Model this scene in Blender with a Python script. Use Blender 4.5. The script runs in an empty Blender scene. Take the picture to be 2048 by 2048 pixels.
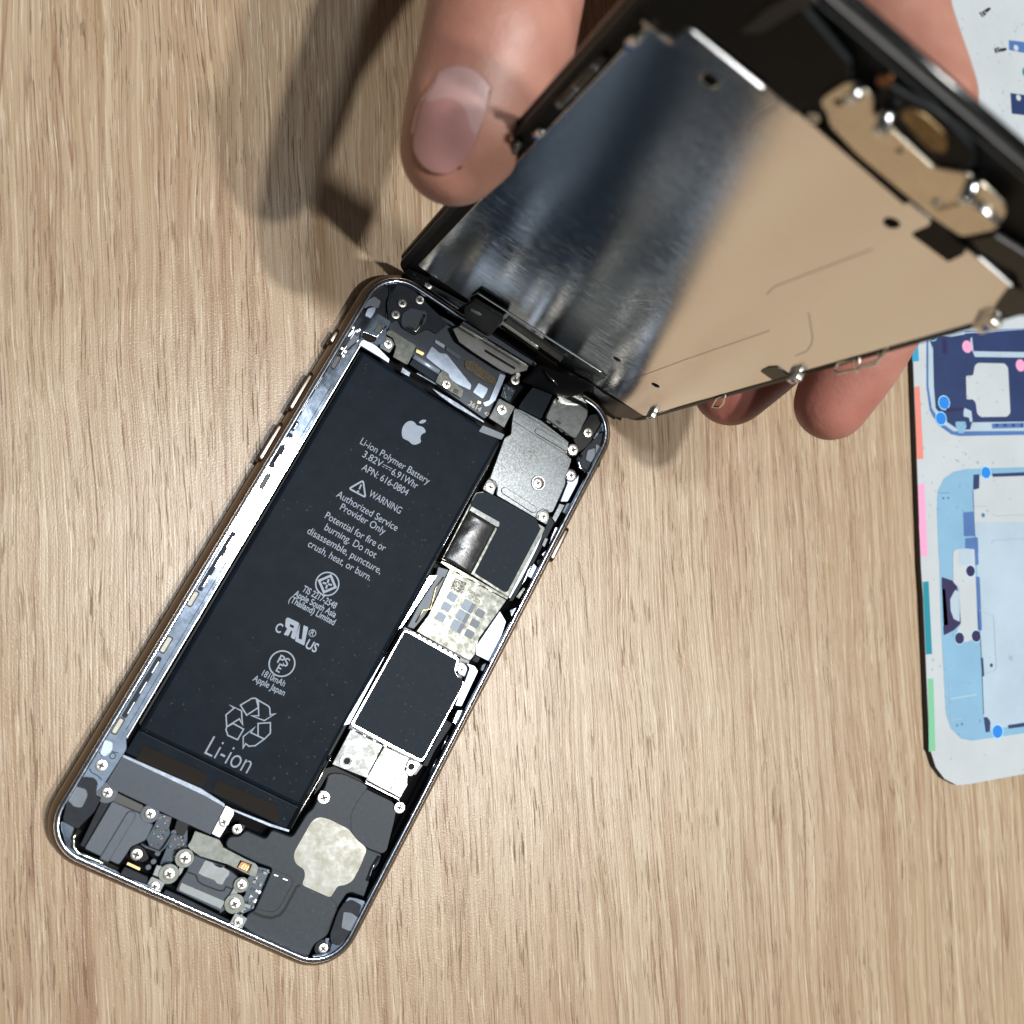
import bpy, bmesh, math, random
from mathutils import Matrix, Vector
random.seed(7)
sc = bpy.context.scene
MM = 0.001
V = Vector
# ------------------------------------------------------------------ camera (millimetres in the phone's frame, phone lying on the table z=0)
CR = Vector((0.822471, 0.457314, 0.338238)); CD = Vector((0.504756, -0.860934, -0.06336)); CF = Vector((0.262225, 0.222839, -0.938925))
CC = Vector((-40.13, -15.60, 219.365)); FPX = 2031.26
cam = bpy.data.cameras.new("camera"); camo = bpy.data.objects.new("camera", cam); sc.collection.objects.link(camo); sc.camera = camo
cam.sensor_width = 36; cam.lens = 36 * FPX / 2048; cam.clip_start = 0.005; cam.clip_end = 20
m = Matrix(((CR.x, -CD.x, -CF.x, CC.x * MM), (CR.y, -CD.y, -CF.y, CC.y * MM), (CR.z, -CD.z, -CF.z, CC.z * MM), (0, 0, 0, 1)))
camo.matrix_world = m
cam.dof.use_dof = True; cam.dof.focus_distance = 0.222; cam.dof.aperture_fstop = 17
# ------------------------------------------------------------------ world, lamps, exposure
w = bpy.data.worlds.new("World"); sc.world = w; w.use_nodes = True
bg = w.node_tree.nodes["Background"]; bg.inputs[0].default_value = (0.68, 0.64, 0.58, 1); bg.inputs[1].default_value = 0.08
def lamp(name, d, dist, size, power, col):
    l = bpy.data.lights.new(name, 'AREA'); l.shape = 'DISK'; l.size = size; l.energy = power; l.color = col
    o = bpy.data.objects.new(name, l); sc.collection.objects.link(o)
    d = Vector(d).normalized(); o.location = d * dist
    o.rotation_euler = d.to_track_quat('Z', 'Y').to_euler()
    return o
lamp("ceiling_lamp_main", (.165, .115, .97), 1.6, .065, 16.5, (1, .975, .93))
lamp("ceiling_lamp_side", (.35, -.02, .93), 1.6, .065, 15, (1, .975, .93))
lamp("ceiling_lamp_near", (.02, .12, .99), 1.7, .12, 8.5, (.90, .95, 1.0))
lamp("reflection_panel", (.17, .03, .98), 1.7, 1.1, 2.5, (.88, .94, 1.0))  # unseen soft panel, added overhead so bare metal parts have brightness to reflect
sc.view_settings.view_transform = 'Standard'; sc.view_settings.look = 'None'; sc.view_settings.exposure = 0; sc.view_settings.gamma = 1
sc.render.engine = 'CYCLES'; sc.cycles.use_denoising = True; sc.cycles.max_bounces = 8
sc.cycles.sample_clamp_indirect = 6
# ------------------------------------------------------------------ points: pixels of the picture back onto real planes
PH = Matrix.Identity(4)
DR = Matrix(((0.999731, 0.017173, 0.015578, 3.785), (0.015767, -0.010923, -0.999816, 68.34), (-0.016999, 0.999793, -0.011191, 14.74), (0, 0, 0, 1)))
DRI = DR.inverted()
def ray(x, y):
    return (CR * ((x - 1024) / FPX) + CD * ((y - 1024) / FPX) + CF).normalized()
def on(x, y, h, frame='P'):      # the point where the sight line meets height h of the phone (P) or of the display (D)
    d = ray(x, y)
    if frame == 'P': o, dd = CC, d
    else: o, dd = DRI @ CC, DRI.to_3x3() @ d
    t = (h - o.z) / dd.z
    q = o + dd * t
    return (q.x, q.y)
def at_dist(x, y, D): return CC + ray(x, y) * D
CROP = dict(A=(100, 1450, 4.83), B=(400, 1500, 4.39), C=(600, 1150, 4.83), D=(800, 850, 4.83), E=(680, 540, 4.83), F=(900, 540, 4.83),
            G=(450, 600, 4.83), H=(250, 950, 4.83), I=(100, 1250, 4.83), J=(600, 800, 4.83), K=(400, 1120, 4.39),
            L=(780, 0, 3.864), M=(1200, 0, 3.864), N=(1550, 0, 3.864), O=(1548, 400, 3.864), Q=(1150, 550, 3.864), T=(750, 350, 3.864),
            U=(1788, 640, 4.2), V=(1788, 1050, 3.511), Z=(0, 0, 1))
def px(c, x, y): k = CROP[c]; return (k[0] + x / k[2], k[1] + y / k[2])
def P(c, pts, h, frame='P'): return [on(*px(c, *q), h, frame) for q in pts]
# ------------------------------------------------------------------ materials
MATS = {}
def base(name):
    mt = bpy.data.materials.new(name); mt.use_nodes = True
    nt = mt.node_tree; b = nt.nodes["Principled BSDF"]; MATS[name] = mt
    return mt, nt, b
def mat(name, col, rough=.5, metal=0., mott=0., scale=900., bump=0., spec=.5, rv=0., coat=0., stretch=None, warm=None):
    mt, nt, b = base(name)
    b.inputs['Roughness'].default_value = rough; b.inputs['Metallic'].default_value = metal
    b.inputs['Specular IOR Level'].default_value = spec; b.inputs['Coat Weight'].default_value = coat
    c4 = (*col, 1)
    b.inputs['Base Color'].default_value = c4
    if mott or bump or rv:
        tc = nt.nodes.new('ShaderNodeTexCoord'); mp = nt.nodes.new('ShaderNodeMapping'); nt.links.new(tc.outputs['Object'], mp.inputs[0])
        if stretch: mp.inputs['Scale'].default_value = stretch
        n = nt.nodes.new('ShaderNodeTexNoise'); n.inputs['Scale'].default_value = scale; n.inputs['Detail'].default_value = 5; n.inputs['Roughness'].default_value = .65
        nt.links.new(mp.outputs[0], n.inputs['Vector'])
        if mott:
            r = nt.nodes.new('ShaderNodeValToRGB'); r.color_ramp.elements[0].position = .3; r.color_ramp.elements[1].position = .7
            lo = [max(0, v * (1 - mott)) for v in col]; hi = [min(1, v * (1 + mott)) for v in col]
            if warm: lo = [lo[i] * warm[i] for i in range(3)]
            r.color_ramp.elements[0].color = (*lo, 1); r.color_ramp.elements[1].color = (*hi, 1)
            nt.links.new(n.outputs['Fac'], r.inputs[0]); nt.links.new(r.outputs[0], b.inputs['Base Color'])
        if rv:
            mr = nt.nodes.new('ShaderNodeMapRange'); mr.inputs['From Min'].default_value = .3; mr.inputs['From Max'].default_value = .7
            mr.inputs['To Min'].default_value = rough - rv; mr.inputs['To Max'].default_value = rough + rv
            nt.links.new(n.outputs['Fac'], mr.inputs[0]); nt.links.new(mr.outputs[0], b.inputs['Roughness'])
        if bump:
            bp = nt.nodes.new('ShaderNodeBump'); bp.inputs['Strength'].default_value = 1; bp.inputs['Distance'].default_value = bump * MM
            nt.links.new(n.outputs['Fac'], bp.inputs['Height']); nt.links.new(bp.outputs[0], b.inputs['Normal'])
    return mt
side = mat('anodised_side', (.20, .165, .14), .28, 1, .06, 1500)
rim = mat('milled_rim', (.66, .73, .84), .13, 1, .12, 700, bump=.002, rv=.03)
flange = mat('milled_flange', (.36, .43, .53), .09, 1, .16, 500, bump=.002, rv=.03)
black = mat('black_plastic', (.004, .005, .006), .5, 0, .3, 600, spec=.2)
pit = mat('dark_recess', (.004, .004, .006), .6, spec=.2)
seam = mat('dark_seam', (.004, .004, .006), .5, spec=.2)
wrap = mat('battery_wrap', (.007, .011, .017), .42, 0, .2, 250, bump=.002, spec=.025)
ink = mat('grey_ink', (.165, .21, .28), .5, 0, .12, 400)
sticker = mat('black_sticker', (.014, .020, .028), .6, 0, .12, 900, bump=.004, spec=.08)
bluegrey = mat('coated_plate', (.042, .054, .072), .45, 0, .10, 1200, bump=.003, spec=.25)
motor = mat('grey_module', (.080, .096, .120), .45, 0, .08, 1200, spec=.25)
speakm = mat('speaker_plastic', (.026, .034, .044), .5, 0, .15, 1100, bump=.006, spec=.2)
olive = mat('olive_film', (.038, .040, .036), .3, 0, .1, 900)
silver = mat('nickel_plate', (.62, .64, .63), .08, 1, .08, 500, bump=.001, rv=.03, warm=(1, .98, .92))
steel = mat('grey_steel', (.46, .49, .50), .14, 1, .10, 2600, bump=.002, rv=.03)
cream = mat('matt_silver', (.50, .51, .46), .09, 1, .18, 700, bump=.001, rv=.03, warm=(1, .97, .88))
sticker_silver = mat('silver_sticker', (.78, .77, .72), .09, 1, .07, 500, bump=.001, rv=.03, warm=(1, .93, .76))
mat('dark_satin', (.24, .24, .235), .32, 1, .1, 900)
satin = mat('satin_metal', (.74, .73, .68), .34, 1, .1, 900)
bright = mat('polished_edge', (.9, .92, .95), .22, 1, .05, 500)
screwm = mat('screw_metal', (.72, .70, .66), .28, 1, .12, 900)
recess = mat('screw_recess', (.03, .03, .03), .5, .6)
mat('dull_brass', (.22, .16, .08), .4, 1, .3, 900)
gold = mat('gold_contact', (.80, .60, .28), .3, 1, .2, 1500)
copper = mat('copper_contact', (.20, .10, .05), .35, 1, .5, 1500)
brown = mat('brown_film', (.010, .008, .006), .5, 0, .1, 600, spec=.05)
window = mat('reader_window_grey', (.26, .31, .38), .5, 0, .1, 900, spec=.2)
pcb = mat('blue_board', (.006, .025, .05), .35, 0, .4, 1500)
rubber = mat('black_rubber', (.012, .016, .022), .6, 0, .3, 500, bump=.02, spec=.2)
tape = mat('grey_tape', (.11, .135, .165), .55, 0, .12, 700)
bluefoil = mat('pale_foil', (.34, .41, .52), .34, .4, .14, 900, bump=.006, spec=.3)
pad = mat('cream_pad', (.46, .45, .38), .6, 0, .1, 800)
padgrey = mat('grey_pad', (.06, .065, .06), .6, 0, .1, 800)
foilflex = mat('crumpled_foil', (.035, .036, .038), .30, .4, .2, 300, bump=.10, rv=.1)
speckle = mat('speckled_foam', (.10, .085, .055), .8, 0, .9, 3500, bump=.05)
glassm = mat('black_glass', (.004, .004, .005), .08, spec=.5)
bezel = mat('bezel_plastic', (.012, .012, .012), .4, 0, .2, 600)
tan = mat('bracket_metal', (.72, .66, .55), .30, 1, .1, 300, rv=.05)  # tan of the wood reflected in this metal, put into its base colour
bluedot = mat('blue_threadlock', (.01, .12, .45), .3)
whitecard = mat('white_card', (.40, .44, .465), .45, 0, .05, 60, spec=.2)
cardedge = mat('card_edge', (.010, .009, .008), .5)
navy = mat('navy_print', (.012, .028, .095), .4, 0, .15, 120)
midblue = mat('blue_print', (.055, .13, .32), .4, 0, .1, 120)
skyblue = mat('sky_print', (.17, .33, .47), .4, 0, .08, 60)
paleprint = mat('pale_print', (.33, .42, .50), .4, 0, .08, 60)
linep = mat('line_print', (.25, .34, .42), .4)
teal = mat('teal_print', (.0, .19, .25), .4); coral = mat('coral_print', (.58, .19, .15), .4); pink = mat('pink_print', (.65, .28, .45), .4)
greenp = mat('green_print', (.15, .40, .24), .4); cyan = mat('cyan_print', (.02, .25, .42), .4)
azure = mat('azure_dot', (.01, .17, .56), .4); indigo = mat('indigo_dot', (.015, .01, .06), .4); ringp = mat('dot_ring', (.35, .65, .8), .4)
def dust(mt, col, amt=.6, scale=1500, thr=.74):      # fine dust specks on a dark surface
    nt = mt.node_tree; b = nt.nodes["Principled BSDF"]; inp = b.inputs['Base Color']
    tc = nt.nodes.new('ShaderNodeTexCoord'); n = nt.nodes.new('ShaderNodeTexNoise'); n.inputs['Scale'].default_value = scale; n.inputs['Detail'].default_value = 1; nt.links.new(tc.outputs['Object'], n.inputs['Vector'])
    g = nt.nodes.new('ShaderNodeTexNoise'); g.inputs['Scale'].default_value = 45; nt.links.new(tc.outputs['Object'], g.inputs['Vector'])
    ad = nt.nodes.new('ShaderNodeMath'); ad.operation = 'MULTIPLY_ADD'; ad.inputs[1].default_value = .25; nt.links.new(g.outputs['Fac'], ad.inputs[0]); nt.links.new(n.outputs['Fac'], ad.inputs[2])
    r = nt.nodes.new('ShaderNodeMapRange'); r.inputs['From Min'].default_value = thr + .125; r.inputs['From Max'].default_value = thr + .165; r.inputs['To Max'].default_value = amt; nt.links.new(ad.outputs[0], r.inputs[0])
    x = nt.nodes.new('ShaderNodeMix'); x.data_type = 'RGBA'; nt.links.new(r.outputs[0], x.inputs['Factor']); x.inputs['B'].default_value = (*col, 1)
    if inp.is_linked: nt.links.new(inp.links[0].from_socket, x.inputs['A'])
    else: x.inputs['A'].default_value = inp.default_value
    nt.links.new(x.outputs['Result'], inp)
for m_ in (wrap, sticker, speakm, black): dust(m_, (.10, .11, .12), .35)
dust(whitecard, (.25, .27, .28), .7, 700, .72); dust(skyblue, (.10, .20, .32), .6, 700, .72)
# display shield: brushed mirror-like metal
def shield_mat():
    mt, nt, b = base('brushed_shield')
    b.inputs['Metallic'].default_value = 1; b.inputs['Base Color'].default_value = (.90, .90, .89, 1)
    tc = nt.nodes.new('ShaderNodeTexCoord'); mp = nt.nodes.new('ShaderNodeMapping'); mp.inputs['Scale'].default_value = (.02, 1, 1)
    nt.links.new(tc.outputs['Object'], mp.inputs[0])
    n = nt.nodes.new('ShaderNodeTexNoise'); n.inputs['Scale'].default_value = 9000; n.inputs['Detail'].default_value = 2
    nt.links.new(mp.outputs[0], n.inputs['Vector'])
    mr = nt.nodes.new('ShaderNodeMapRange'); mr.inputs['From Min'].default_value = .3; mr.inputs['From Max'].default_value = .7
    mr.inputs['To Min'].default_value = .07; mr.inputs['To Max'].default_value = .10
    nt.links.new(n.outputs['Fac'], mr.inputs[0]); nt.links.new(mr.outputs[0], b.inputs['Roughness'])
    bp = nt.nodes.new('ShaderNodeBump'); bp.inputs['Distance'].default_value = .015 * MM; bp.inputs['Strength'].default_value = 1
    nt.links.new(n.outputs['Fac'], bp.inputs['Height']); nt.links.new(bp.outputs[0], b.inputs['Normal'])
    return mt
shield = shield_mat()
def wood_mat():
    mt, nt, b = base('oak_laminate')
    N = nt.nodes.new; Lk = nt.links.new
    tc = N('ShaderNodeTexCoord'); mp = N('ShaderNodeMapping'); mp.inputs['Rotation'].default_value = (0, 0, math.radians(57.5))
    Lk(tc.outputs['Object'], mp.inputs[0])
    # slow waviness of the grain
    wv = N('ShaderNodeTexNoise'); wv.inputs['Scale'].default_value = 22; wv.inputs['Detail'].default_value = 2
    ms = N('ShaderNodeMapping'); ms.inputs['Scale'].default_value = (.55, 1, 1); Lk(mp.outputs[0], ms.inputs[0]); Lk(ms.outputs[0], wv.inputs['Vector'])
    wv2 = N('ShaderNodeTexNoise'); wv2.inputs['Scale'].default_value = 130; wv2.inputs['Detail'].default_value = 2
    ms2 = N('ShaderNodeMapping'); ms2.inputs['Scale'].default_value = (.45, 1, 1); Lk(mp.outputs[0], ms2.inputs[0]); Lk(ms2.outputs[0], wv2.inputs['Vector'])
    s1 = N('ShaderNodeMath'); s1.operation = 'MULTIPLY_ADD'; s1.inputs[1].default_value = .006; s1.inputs[2].default_value = -.003; Lk(wv.outputs['Fac'], s1.inputs[0])
    s2 = N('ShaderNodeMath'); s2.operation = 'MULTIPLY_ADD'; s2.inputs[1].default_value = .0009; Lk(wv2.outputs['Fac'], s2.inputs[0]); Lk(s1.outputs[0], s2.inputs[2])
    sep = N('ShaderNodeSeparateXYZ'); Lk(mp.outputs[0], sep.inputs[0])
    ay = N('ShaderNodeMath'); Lk(sep.outputs['Y'], ay.inputs[0]); Lk(s2.outputs[0], ay.inputs[1])
    cb = N('ShaderNodeCombineXYZ'); Lk(sep.outputs['X'], cb.inputs['X']); Lk(ay.outputs[0], cb.inputs['Y'])
    def streak(sx, sy, det, rough=.6, off=0):
        q = N('ShaderNodeMapping'); q.inputs['Scale'].default_value = (sx, sy, 1); q.inputs['Location'].default_value = (off, off * 1.7, 0)
        Lk(cb.outputs[0], q.inputs[0]); n = N('ShaderNodeTexNoise'); n.inputs['Scale'].default_value = 1; n.inputs['Detail'].default_value = det; n.inputs['Roughness'].default_value = rough
        Lk(q.outputs[0], n.inputs['Vector']); return n.outputs['Fac']
    def ramp(f, a, bb, ca, cbb):
        r = N('ShaderNodeValToRGB'); r.color_ramp.elements[0].position = a; r.color_ramp.elements[1].position = bb
        r.color_ramp.elements[0].color = (*ca, 1); r.color_ramp.elements[1].color = (*cbb, 1); Lk(f, r.inputs[0]); return r.outputs[0]
    def mixc(f, a, bb, mode='MIX', fac=None):
        x = N('ShaderNodeMix'); x.data_type = 'RGBA'; x.blend_type = mode
        if f is not None: Lk(f, x.inputs['Factor'])
        else: x.inputs['Factor'].default_value = fac
        for s, v in ((x.inputs['A'], a), (x.inputs['B'], bb)):
            if isinstance(v, tuple): s.default_value = (*v, 1)
            else: Lk(v, s)
        return x.outputs['Result']
    broad = ramp(streak(7, 90, 4), .32, .68, (.350, .258, .175), (.425, .352, .256))
    mid = ramp(streak(9, 520, 4, .65, 3), .33, .66, (.70, .59, .49), (1.08, 1.10, 1.10))
    c = mixc(None, broad, mid, 'MULTIPLY', .8)
    fine = ramp(streak(22, 2000, 3, .6, 7), .35, .66, (.74, .67, .60), (1.12, 1.12, 1.12))
    c = mixc(None, c, fine, 'MULTIPLY', .5)
    for (sx, sy, k, off, amt) in ((1.6, 100, 11., 31, .85), (2.6, 190, 9., 41, .70)):
        f0 = streak(sx, sy, 1.5, .45, off)
        q1 = N('ShaderNodeMath'); q1.operation = 'MULTIPLY'; q1.inputs[1].default_value = k; Lk(f0, q1.inputs[0])
        q2 = N('ShaderNodeMath'); q2.operation = 'FRACT'; Lk(q1.outputs[0], q2.inputs[0])
        ln = ramp(q2.outputs[0], .0, .10, (1, 1, 1), (0, 0, 0)); ln.node.color_ramp.elements.new(.97).color = (0, 0, 0, 1); ln.node.color_ramp.elements.new(1.0).color = (1, 1, 1, 1)
        g1 = ramp(streak(18, 260, 2, .5, off + 3), .32, .52, (0, 0, 0), (1, 1, 1))
        m1 = N('ShaderNodeMath'); m1.operation = 'MULTIPLY'; Lk(ln, m1.inputs[0]); Lk(g1, m1.inputs[1])
        m2 = N('ShaderNodeMath'); m2.operation = 'MULTIPLY'; m2.inputs[1].default_value = amt; Lk(m1.outputs[0], m2.inputs[0])
        c = mixc(m2.outputs[0], c, (.20, .115, .068))
    pf = streak(95, 2300, 2.5, .55, 11); gate = ramp(streak(12, 150, 2, .5, 5), .34, .60, (0, 0, 0), (1, 1, 1))
    pore = ramp(pf, .60, .64, (0, 0, 0), (1, 1, 1))
    pg = N('ShaderNodeMath'); pg.operation = 'MULTIPLY'; Lk(pore, pg.inputs[0]); Lk(gate, pg.inputs[1])
    pm = N('ShaderNodeMath'); pm.operation = 'MULTIPLY'; pm.inputs[1].default_value = .55; Lk(pg.outputs[0], pm.inputs[0])
    c = mixc(pm.outputs[0], c, (.135, .085, .055))
    lf = ramp(streak(75, 2600, 2, .5, 21), .62, .67, (0, 0, 0), (1, 1, 1))
    lm = N('ShaderNodeMath'); lm.operation = 'MULTIPLY'; lm.inputs[1].default_value = .36; Lk(lf, lm.inputs[0])
    c = mixc(lm.outputs[0], c, (.70, .64, .53))
    Lk(c, b.inputs['Base Color'])
    b.inputs['Roughness'].default_value = .28
    sp = N('ShaderNodeMath'); sp.operation = 'MULTIPLY_ADD'; sp.inputs[1].default_value = -.33; sp.inputs[2].default_value = .35; Lk(pg.outputs[0], sp.inputs[0]); Lk(sp.outputs[0], b.inputs['Specular IOR Level'])
    hm = N('ShaderNodeMath'); hm.operation = 'MULTIPLY_ADD'; hm.inputs[1].default_value = -1.6; Lk(pg.outputs[0], hm.inputs[0]); Lk(fine, hm.inputs[2])
    gr = N('ShaderNodeTexNoise'); gr.inputs['Scale'].default_value = 2600; gr.inputs['Detail'].default_value = 2; Lk(tc.outputs['Object'], gr.inputs['Vector'])
    ha = N('ShaderNodeMath'); ha.operation = 'MULTIPLY_ADD'; ha.inputs[1].default_value = .8; Lk(gr.outputs['Fac'], ha.inputs[0]); Lk(hm.outputs[0], ha.inputs[2])
    bp = N('ShaderNodeBump'); bp.inputs['Distance'].default_value = .06 * MM; bp.inputs['Strength'].default_value = 1
    Lk(ha.outputs[0], bp.inputs['Height']); Lk(bp.outputs[0], b.inputs['Normal'])
    return mt
wood = wood_mat()
def skin_mat():
    mt, nt, b = base('skin')
    N = nt.nodes.new; Lk = nt.links.new
    tc = N('ShaderNodeTexCoord')
    n = N('ShaderNodeTexNoise'); n.inputs['Scale'].default_value = 70; n.inputs['Detail'].default_value = 6; Lk(tc.outputs['Object'], n.inputs['Vector'])
    r = N('ShaderNodeValToRGB'); r.color_ramp.elements[0].position = .3; r.color_ramp.elements[1].position = .7
    r.color_ramp.elements[0].color = (.29, .122, .09, 1); r.color_ramp.elements[1].color = (.42, .22, .165, 1); Lk(n.outputs['Fac'], r.inputs[0])
    gd = N('ShaderNodeVectorMath'); gd.operation = 'DISTANCE'; gd.inputs[1].default_value = (.048, .076, .042); Lk(tc.outputs['Object'], gd.inputs[0])      # ruddier fingertips
    gm = N('ShaderNodeMapRange'); gm.inputs['From Min'].default_value = .012; gm.inputs['From Max'].default_value = .036; gm.inputs['To Min'].default_value = .75; gm.inputs['To Max'].default_value = 0; Lk(gd.outputs['Value'], gm.inputs[0])
    gx = N('ShaderNodeMix'); gx.data_type = 'RGBA'; Lk(gm.outputs[0], gx.inputs['Factor']); Lk(r.outputs[0], gx.inputs['A']); gx.inputs['B'].default_value = (.33, .095, .075, 1)
    Lk(gx.outputs['Result'], b.inputs['Base Color'])
    b.inputs['Roughness'].default_value = .5; b.inputs['Subsurface Weight'].default_value = .25; b.inputs['Subsurface Scale'].default_value = .0025
    b.inputs['Subsurface Radius'].default_value = (1, .35, .2)
    f = N('ShaderNodeTexVoronoi'); f.inputs['Scale'].default_value = 1500; Lk(tc.outputs['Object'], f.inputs['Vector'])
    f2_ = N('ShaderNodeTexNoise'); f2_.inputs['Scale'].default_value = 420; f2_.inputs['Detail'].default_value = 5; Lk(tc.outputs['Object'], f2_.inputs['Vector'])
    ad = N('ShaderNodeMath'); ad.operation = 'MULTIPLY_ADD'; ad.inputs[1].default_value = 4.0; Lk(f2_.outputs['Fac'], ad.inputs[0]); Lk(f.outputs['Distance'], ad.inputs[2])
    bp = N('ShaderNodeBump'); bp.inputs['Distance'].default_value = .028 * MM; Lk(ad.outputs[0], bp.inputs['Height']); Lk(bp.outputs[0], b.inputs['Normal'])
    return mt
skin = skin_mat()
nail = mat('nail', (.34, .175, .168), .4, spec=.45); nailmoon = mat('nail_moon', (.38, .235, .225), .45)
# ------------------------------------------------------------------ mesh helpers (coordinates in mm, meshes in metres)
def link(name, me, mt, parent=None):
    o = bpy.data.objects.new(name, me); sc.collection.objects.link(o)
    if mt is not None:
        for x in (mt if isinstance(mt, (list, tuple)) else [mt]): me.materials.append(x)
    if parent: o.parent = parent
    return o
def thing(name, label, cat, M=None, group=None, kind=None):
    o = bpy.data.objects.new(name, None); sc.collection.objects.link(o); o.empty_display_size = .01
    if M is not None: o.matrix_world = M
    o['label'] = label; o['category'] = cat
    if group: o['group'] = group
    return o
def area(pts): return sum(pts[i][0] * pts[(i + 1) % len(pts)][1] - pts[(i + 1) % len(pts)][0] * pts[i][1] for i in range(len(pts))) / 2
def rnd(pts, r, n=5):            # round the corners of a polygon
    out = []; N = len(pts)
    for i in range(N):
        a, b, c = Vector(pts[i - 1]), Vector(pts[i]), Vector(pts[(i + 1) % N])
        u, v = a - b, c - b; lu, lv = u.length, v.length
        if lu < 1e-6 or lv < 1e-6: continue
        u /= lu; v /= lv; k = min(r, lu * .45, lv * .45)
        for j in range(n + 1):
            t = j / n; q = (b + u * k) * (1 - t) ** 2 + b * 2 * t * (1 - t) + (b + v * k) * t * t
            out.append((q.x, q.y))
    return out
def caps(a, b, r, n=10):         # stadium outline between two points
    t = math.atan2(b[1] - a[1], b[0] - a[0])
    return [(b[0] + r * math.cos(t - math.pi / 2 + math.pi * k / n), b[1] + r * math.sin(t - math.pi / 2 + math.pi * k / n)) for k in range(n + 1)] + [(a[0] + r * math.cos(t + math.pi / 2 + math.pi * k / n), a[1] + r * math.sin(t + math.pi / 2 + math.pi * k / n)) for k in range(n + 1)]
def rr(x0, y0, x1, y1, r, n=8):
    out = []
    for cx, cy, a0 in ((x1 - r, y1 - r, 0), (x0 + r, y1 - r, 90), (x0 + r, y0 + r, 180), (x1 - r, y0 + r, 270)):
        for j in range(n + 1):
            a = math.radians(a0 + 90 * j / n); out.append((cx + r * math.cos(a), cy + r * math.sin(a)))
    return out
def circ(cx, cy, r, n=24, ry=None, rot=0):
    ry = ry or r; c, s = math.cos(rot), math.sin(rot)
    return [(cx + r * math.cos(t) * c - ry * math.sin(t) * s, cy + r * math.cos(t) * s + ry * math.sin(t) * c) for t in (2 * math.pi * i / n for i in range(n))]
def plate_mesh(loops, z0, z1, bev=.08):
    cu = bpy.data.curves.new('c', 'CURVE'); cu.dimensions = '2D'; cu.fill_mode = 'BOTH'
    for lp in loops:
        s = cu.splines.new('POLY'); s.points.add(len(lp) - 1); s.use_cyclic_u = True
        for p_, q in zip(s.points, lp): p_.co = (q[0], q[1], 0, 1)
    bev = min(bev, (z1 - z0) * .45)
    cu.extrude = (z1 - z0) / 2 - bev; cu.bevel_depth = bev; cu.offset = -bev; cu.bevel_resolution = 1
    o = bpy.data.objects.new('c', cu); me = bpy.data.meshes.new_from_object(o)
    bpy.data.objects.remove(o); bpy.data.curves.remove(cu)
    me.transform(Matrix.Scale(MM, 4) @ Matrix.Translation((0, 0, (z0 + z1) / 2)))
    me.materials.clear()
    return me
def plate(name, pts, z0, z1, mt, parent, r=0., bev=.08, holes=()):
    if area(pts) < 0: pts = pts[::-1]
    if r: pts = rnd(pts, r)
    return link(name, plate_mesh([pts] + [h[::-1] if area(h) > 0 else h for h in holes], z0, z1, bev), mt, parent)
def stroke_bm(bm, pts, wd, z, closed=False):
    n = len(pts); L, Rr = [], []
    for i in range(n):
        p = Vector(pts[i]); a = Vector(pts[i - 1]) if (i or closed) else None; b = Vector(pts[(i + 1) % n]) if (i < n - 1 or closed) else None
        d1 = (p - a).normalized() if a is not None else (b - p).normalized(); d2 = (b - p).normalized() if b is not None else d1
        nn = Vector((-(d1.y + d2.y), d1.x + d2.x))
        if nn.length < 1e-4: nn = Vector((-d1.y, d1.x))
        nn.normalize(); k = max(.35, nn.dot(Vector((-d1.y, d1.x)))); o = nn * (wd / 2 / k)
        L.append(bm.verts.new(((p.x + o.x) * MM, (p.y + o.y) * MM, z * MM))); Rr.append(bm.verts.new(((p.x - o.x) * MM, (p.y - o.y) * MM, z * MM)))
    for i in range(n if closed else n - 1):
        j = (i + 1) % n; bm.faces.new((Rr[i], Rr[j], L[j], L[i]))
def bm_obj(name, bm, mt, parent=None, smooth=False):
    me = bpy.data.meshes.new(name); bm.normal_update(); bm.to_mesh(me); bm.free()
    if smooth:
        for f in me.polygons: f.use_smooth = True
    return link(name, me, mt, parent)
def stroke(name, lines, wd, z, mt, parent):
    bm = bmesh.new()
    for l in lines: stroke_bm(bm, l[0], wd, z, l[1])
    return bm_obj(name, bm, mt, parent)
def tube(name, pts, r, mt, parent, n=8, flat=1.):
    bm = bmesh.new(); rings = []
    for i, p in enumerate(pts):
        p = Vector(p); d = (Vector(pts[min(i + 1, len(pts) - 1)]) - Vector(pts[max(i - 1, 0)])).normalized()
        up = Vector((0, 0, 1)) if abs(d.z) < .9 else Vector((0, 1, 0)); s = d.cross(up).normalized(); u = s.cross(d)
        rings.append([bm.verts.new((p + s * math.cos(2 * math.pi * k / n) * r + u * math.sin(2 * math.pi * k / n) * r * flat) * MM) for k in range(n)])
    for a, b in zip(rings, rings[1:]):
        for k in range(n): bm.faces.new((a[k], a[(k + 1) % n], b[(k + 1) % n], b[k]))
    bm.faces.new(rings[0][::-1]); bm.faces.new(rings[-1])
    bmesh.ops.recalc_face_normals(bm, faces=bm.faces)
    return bm_obj(name, bm, mt, parent, True)
_sc = {}
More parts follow.
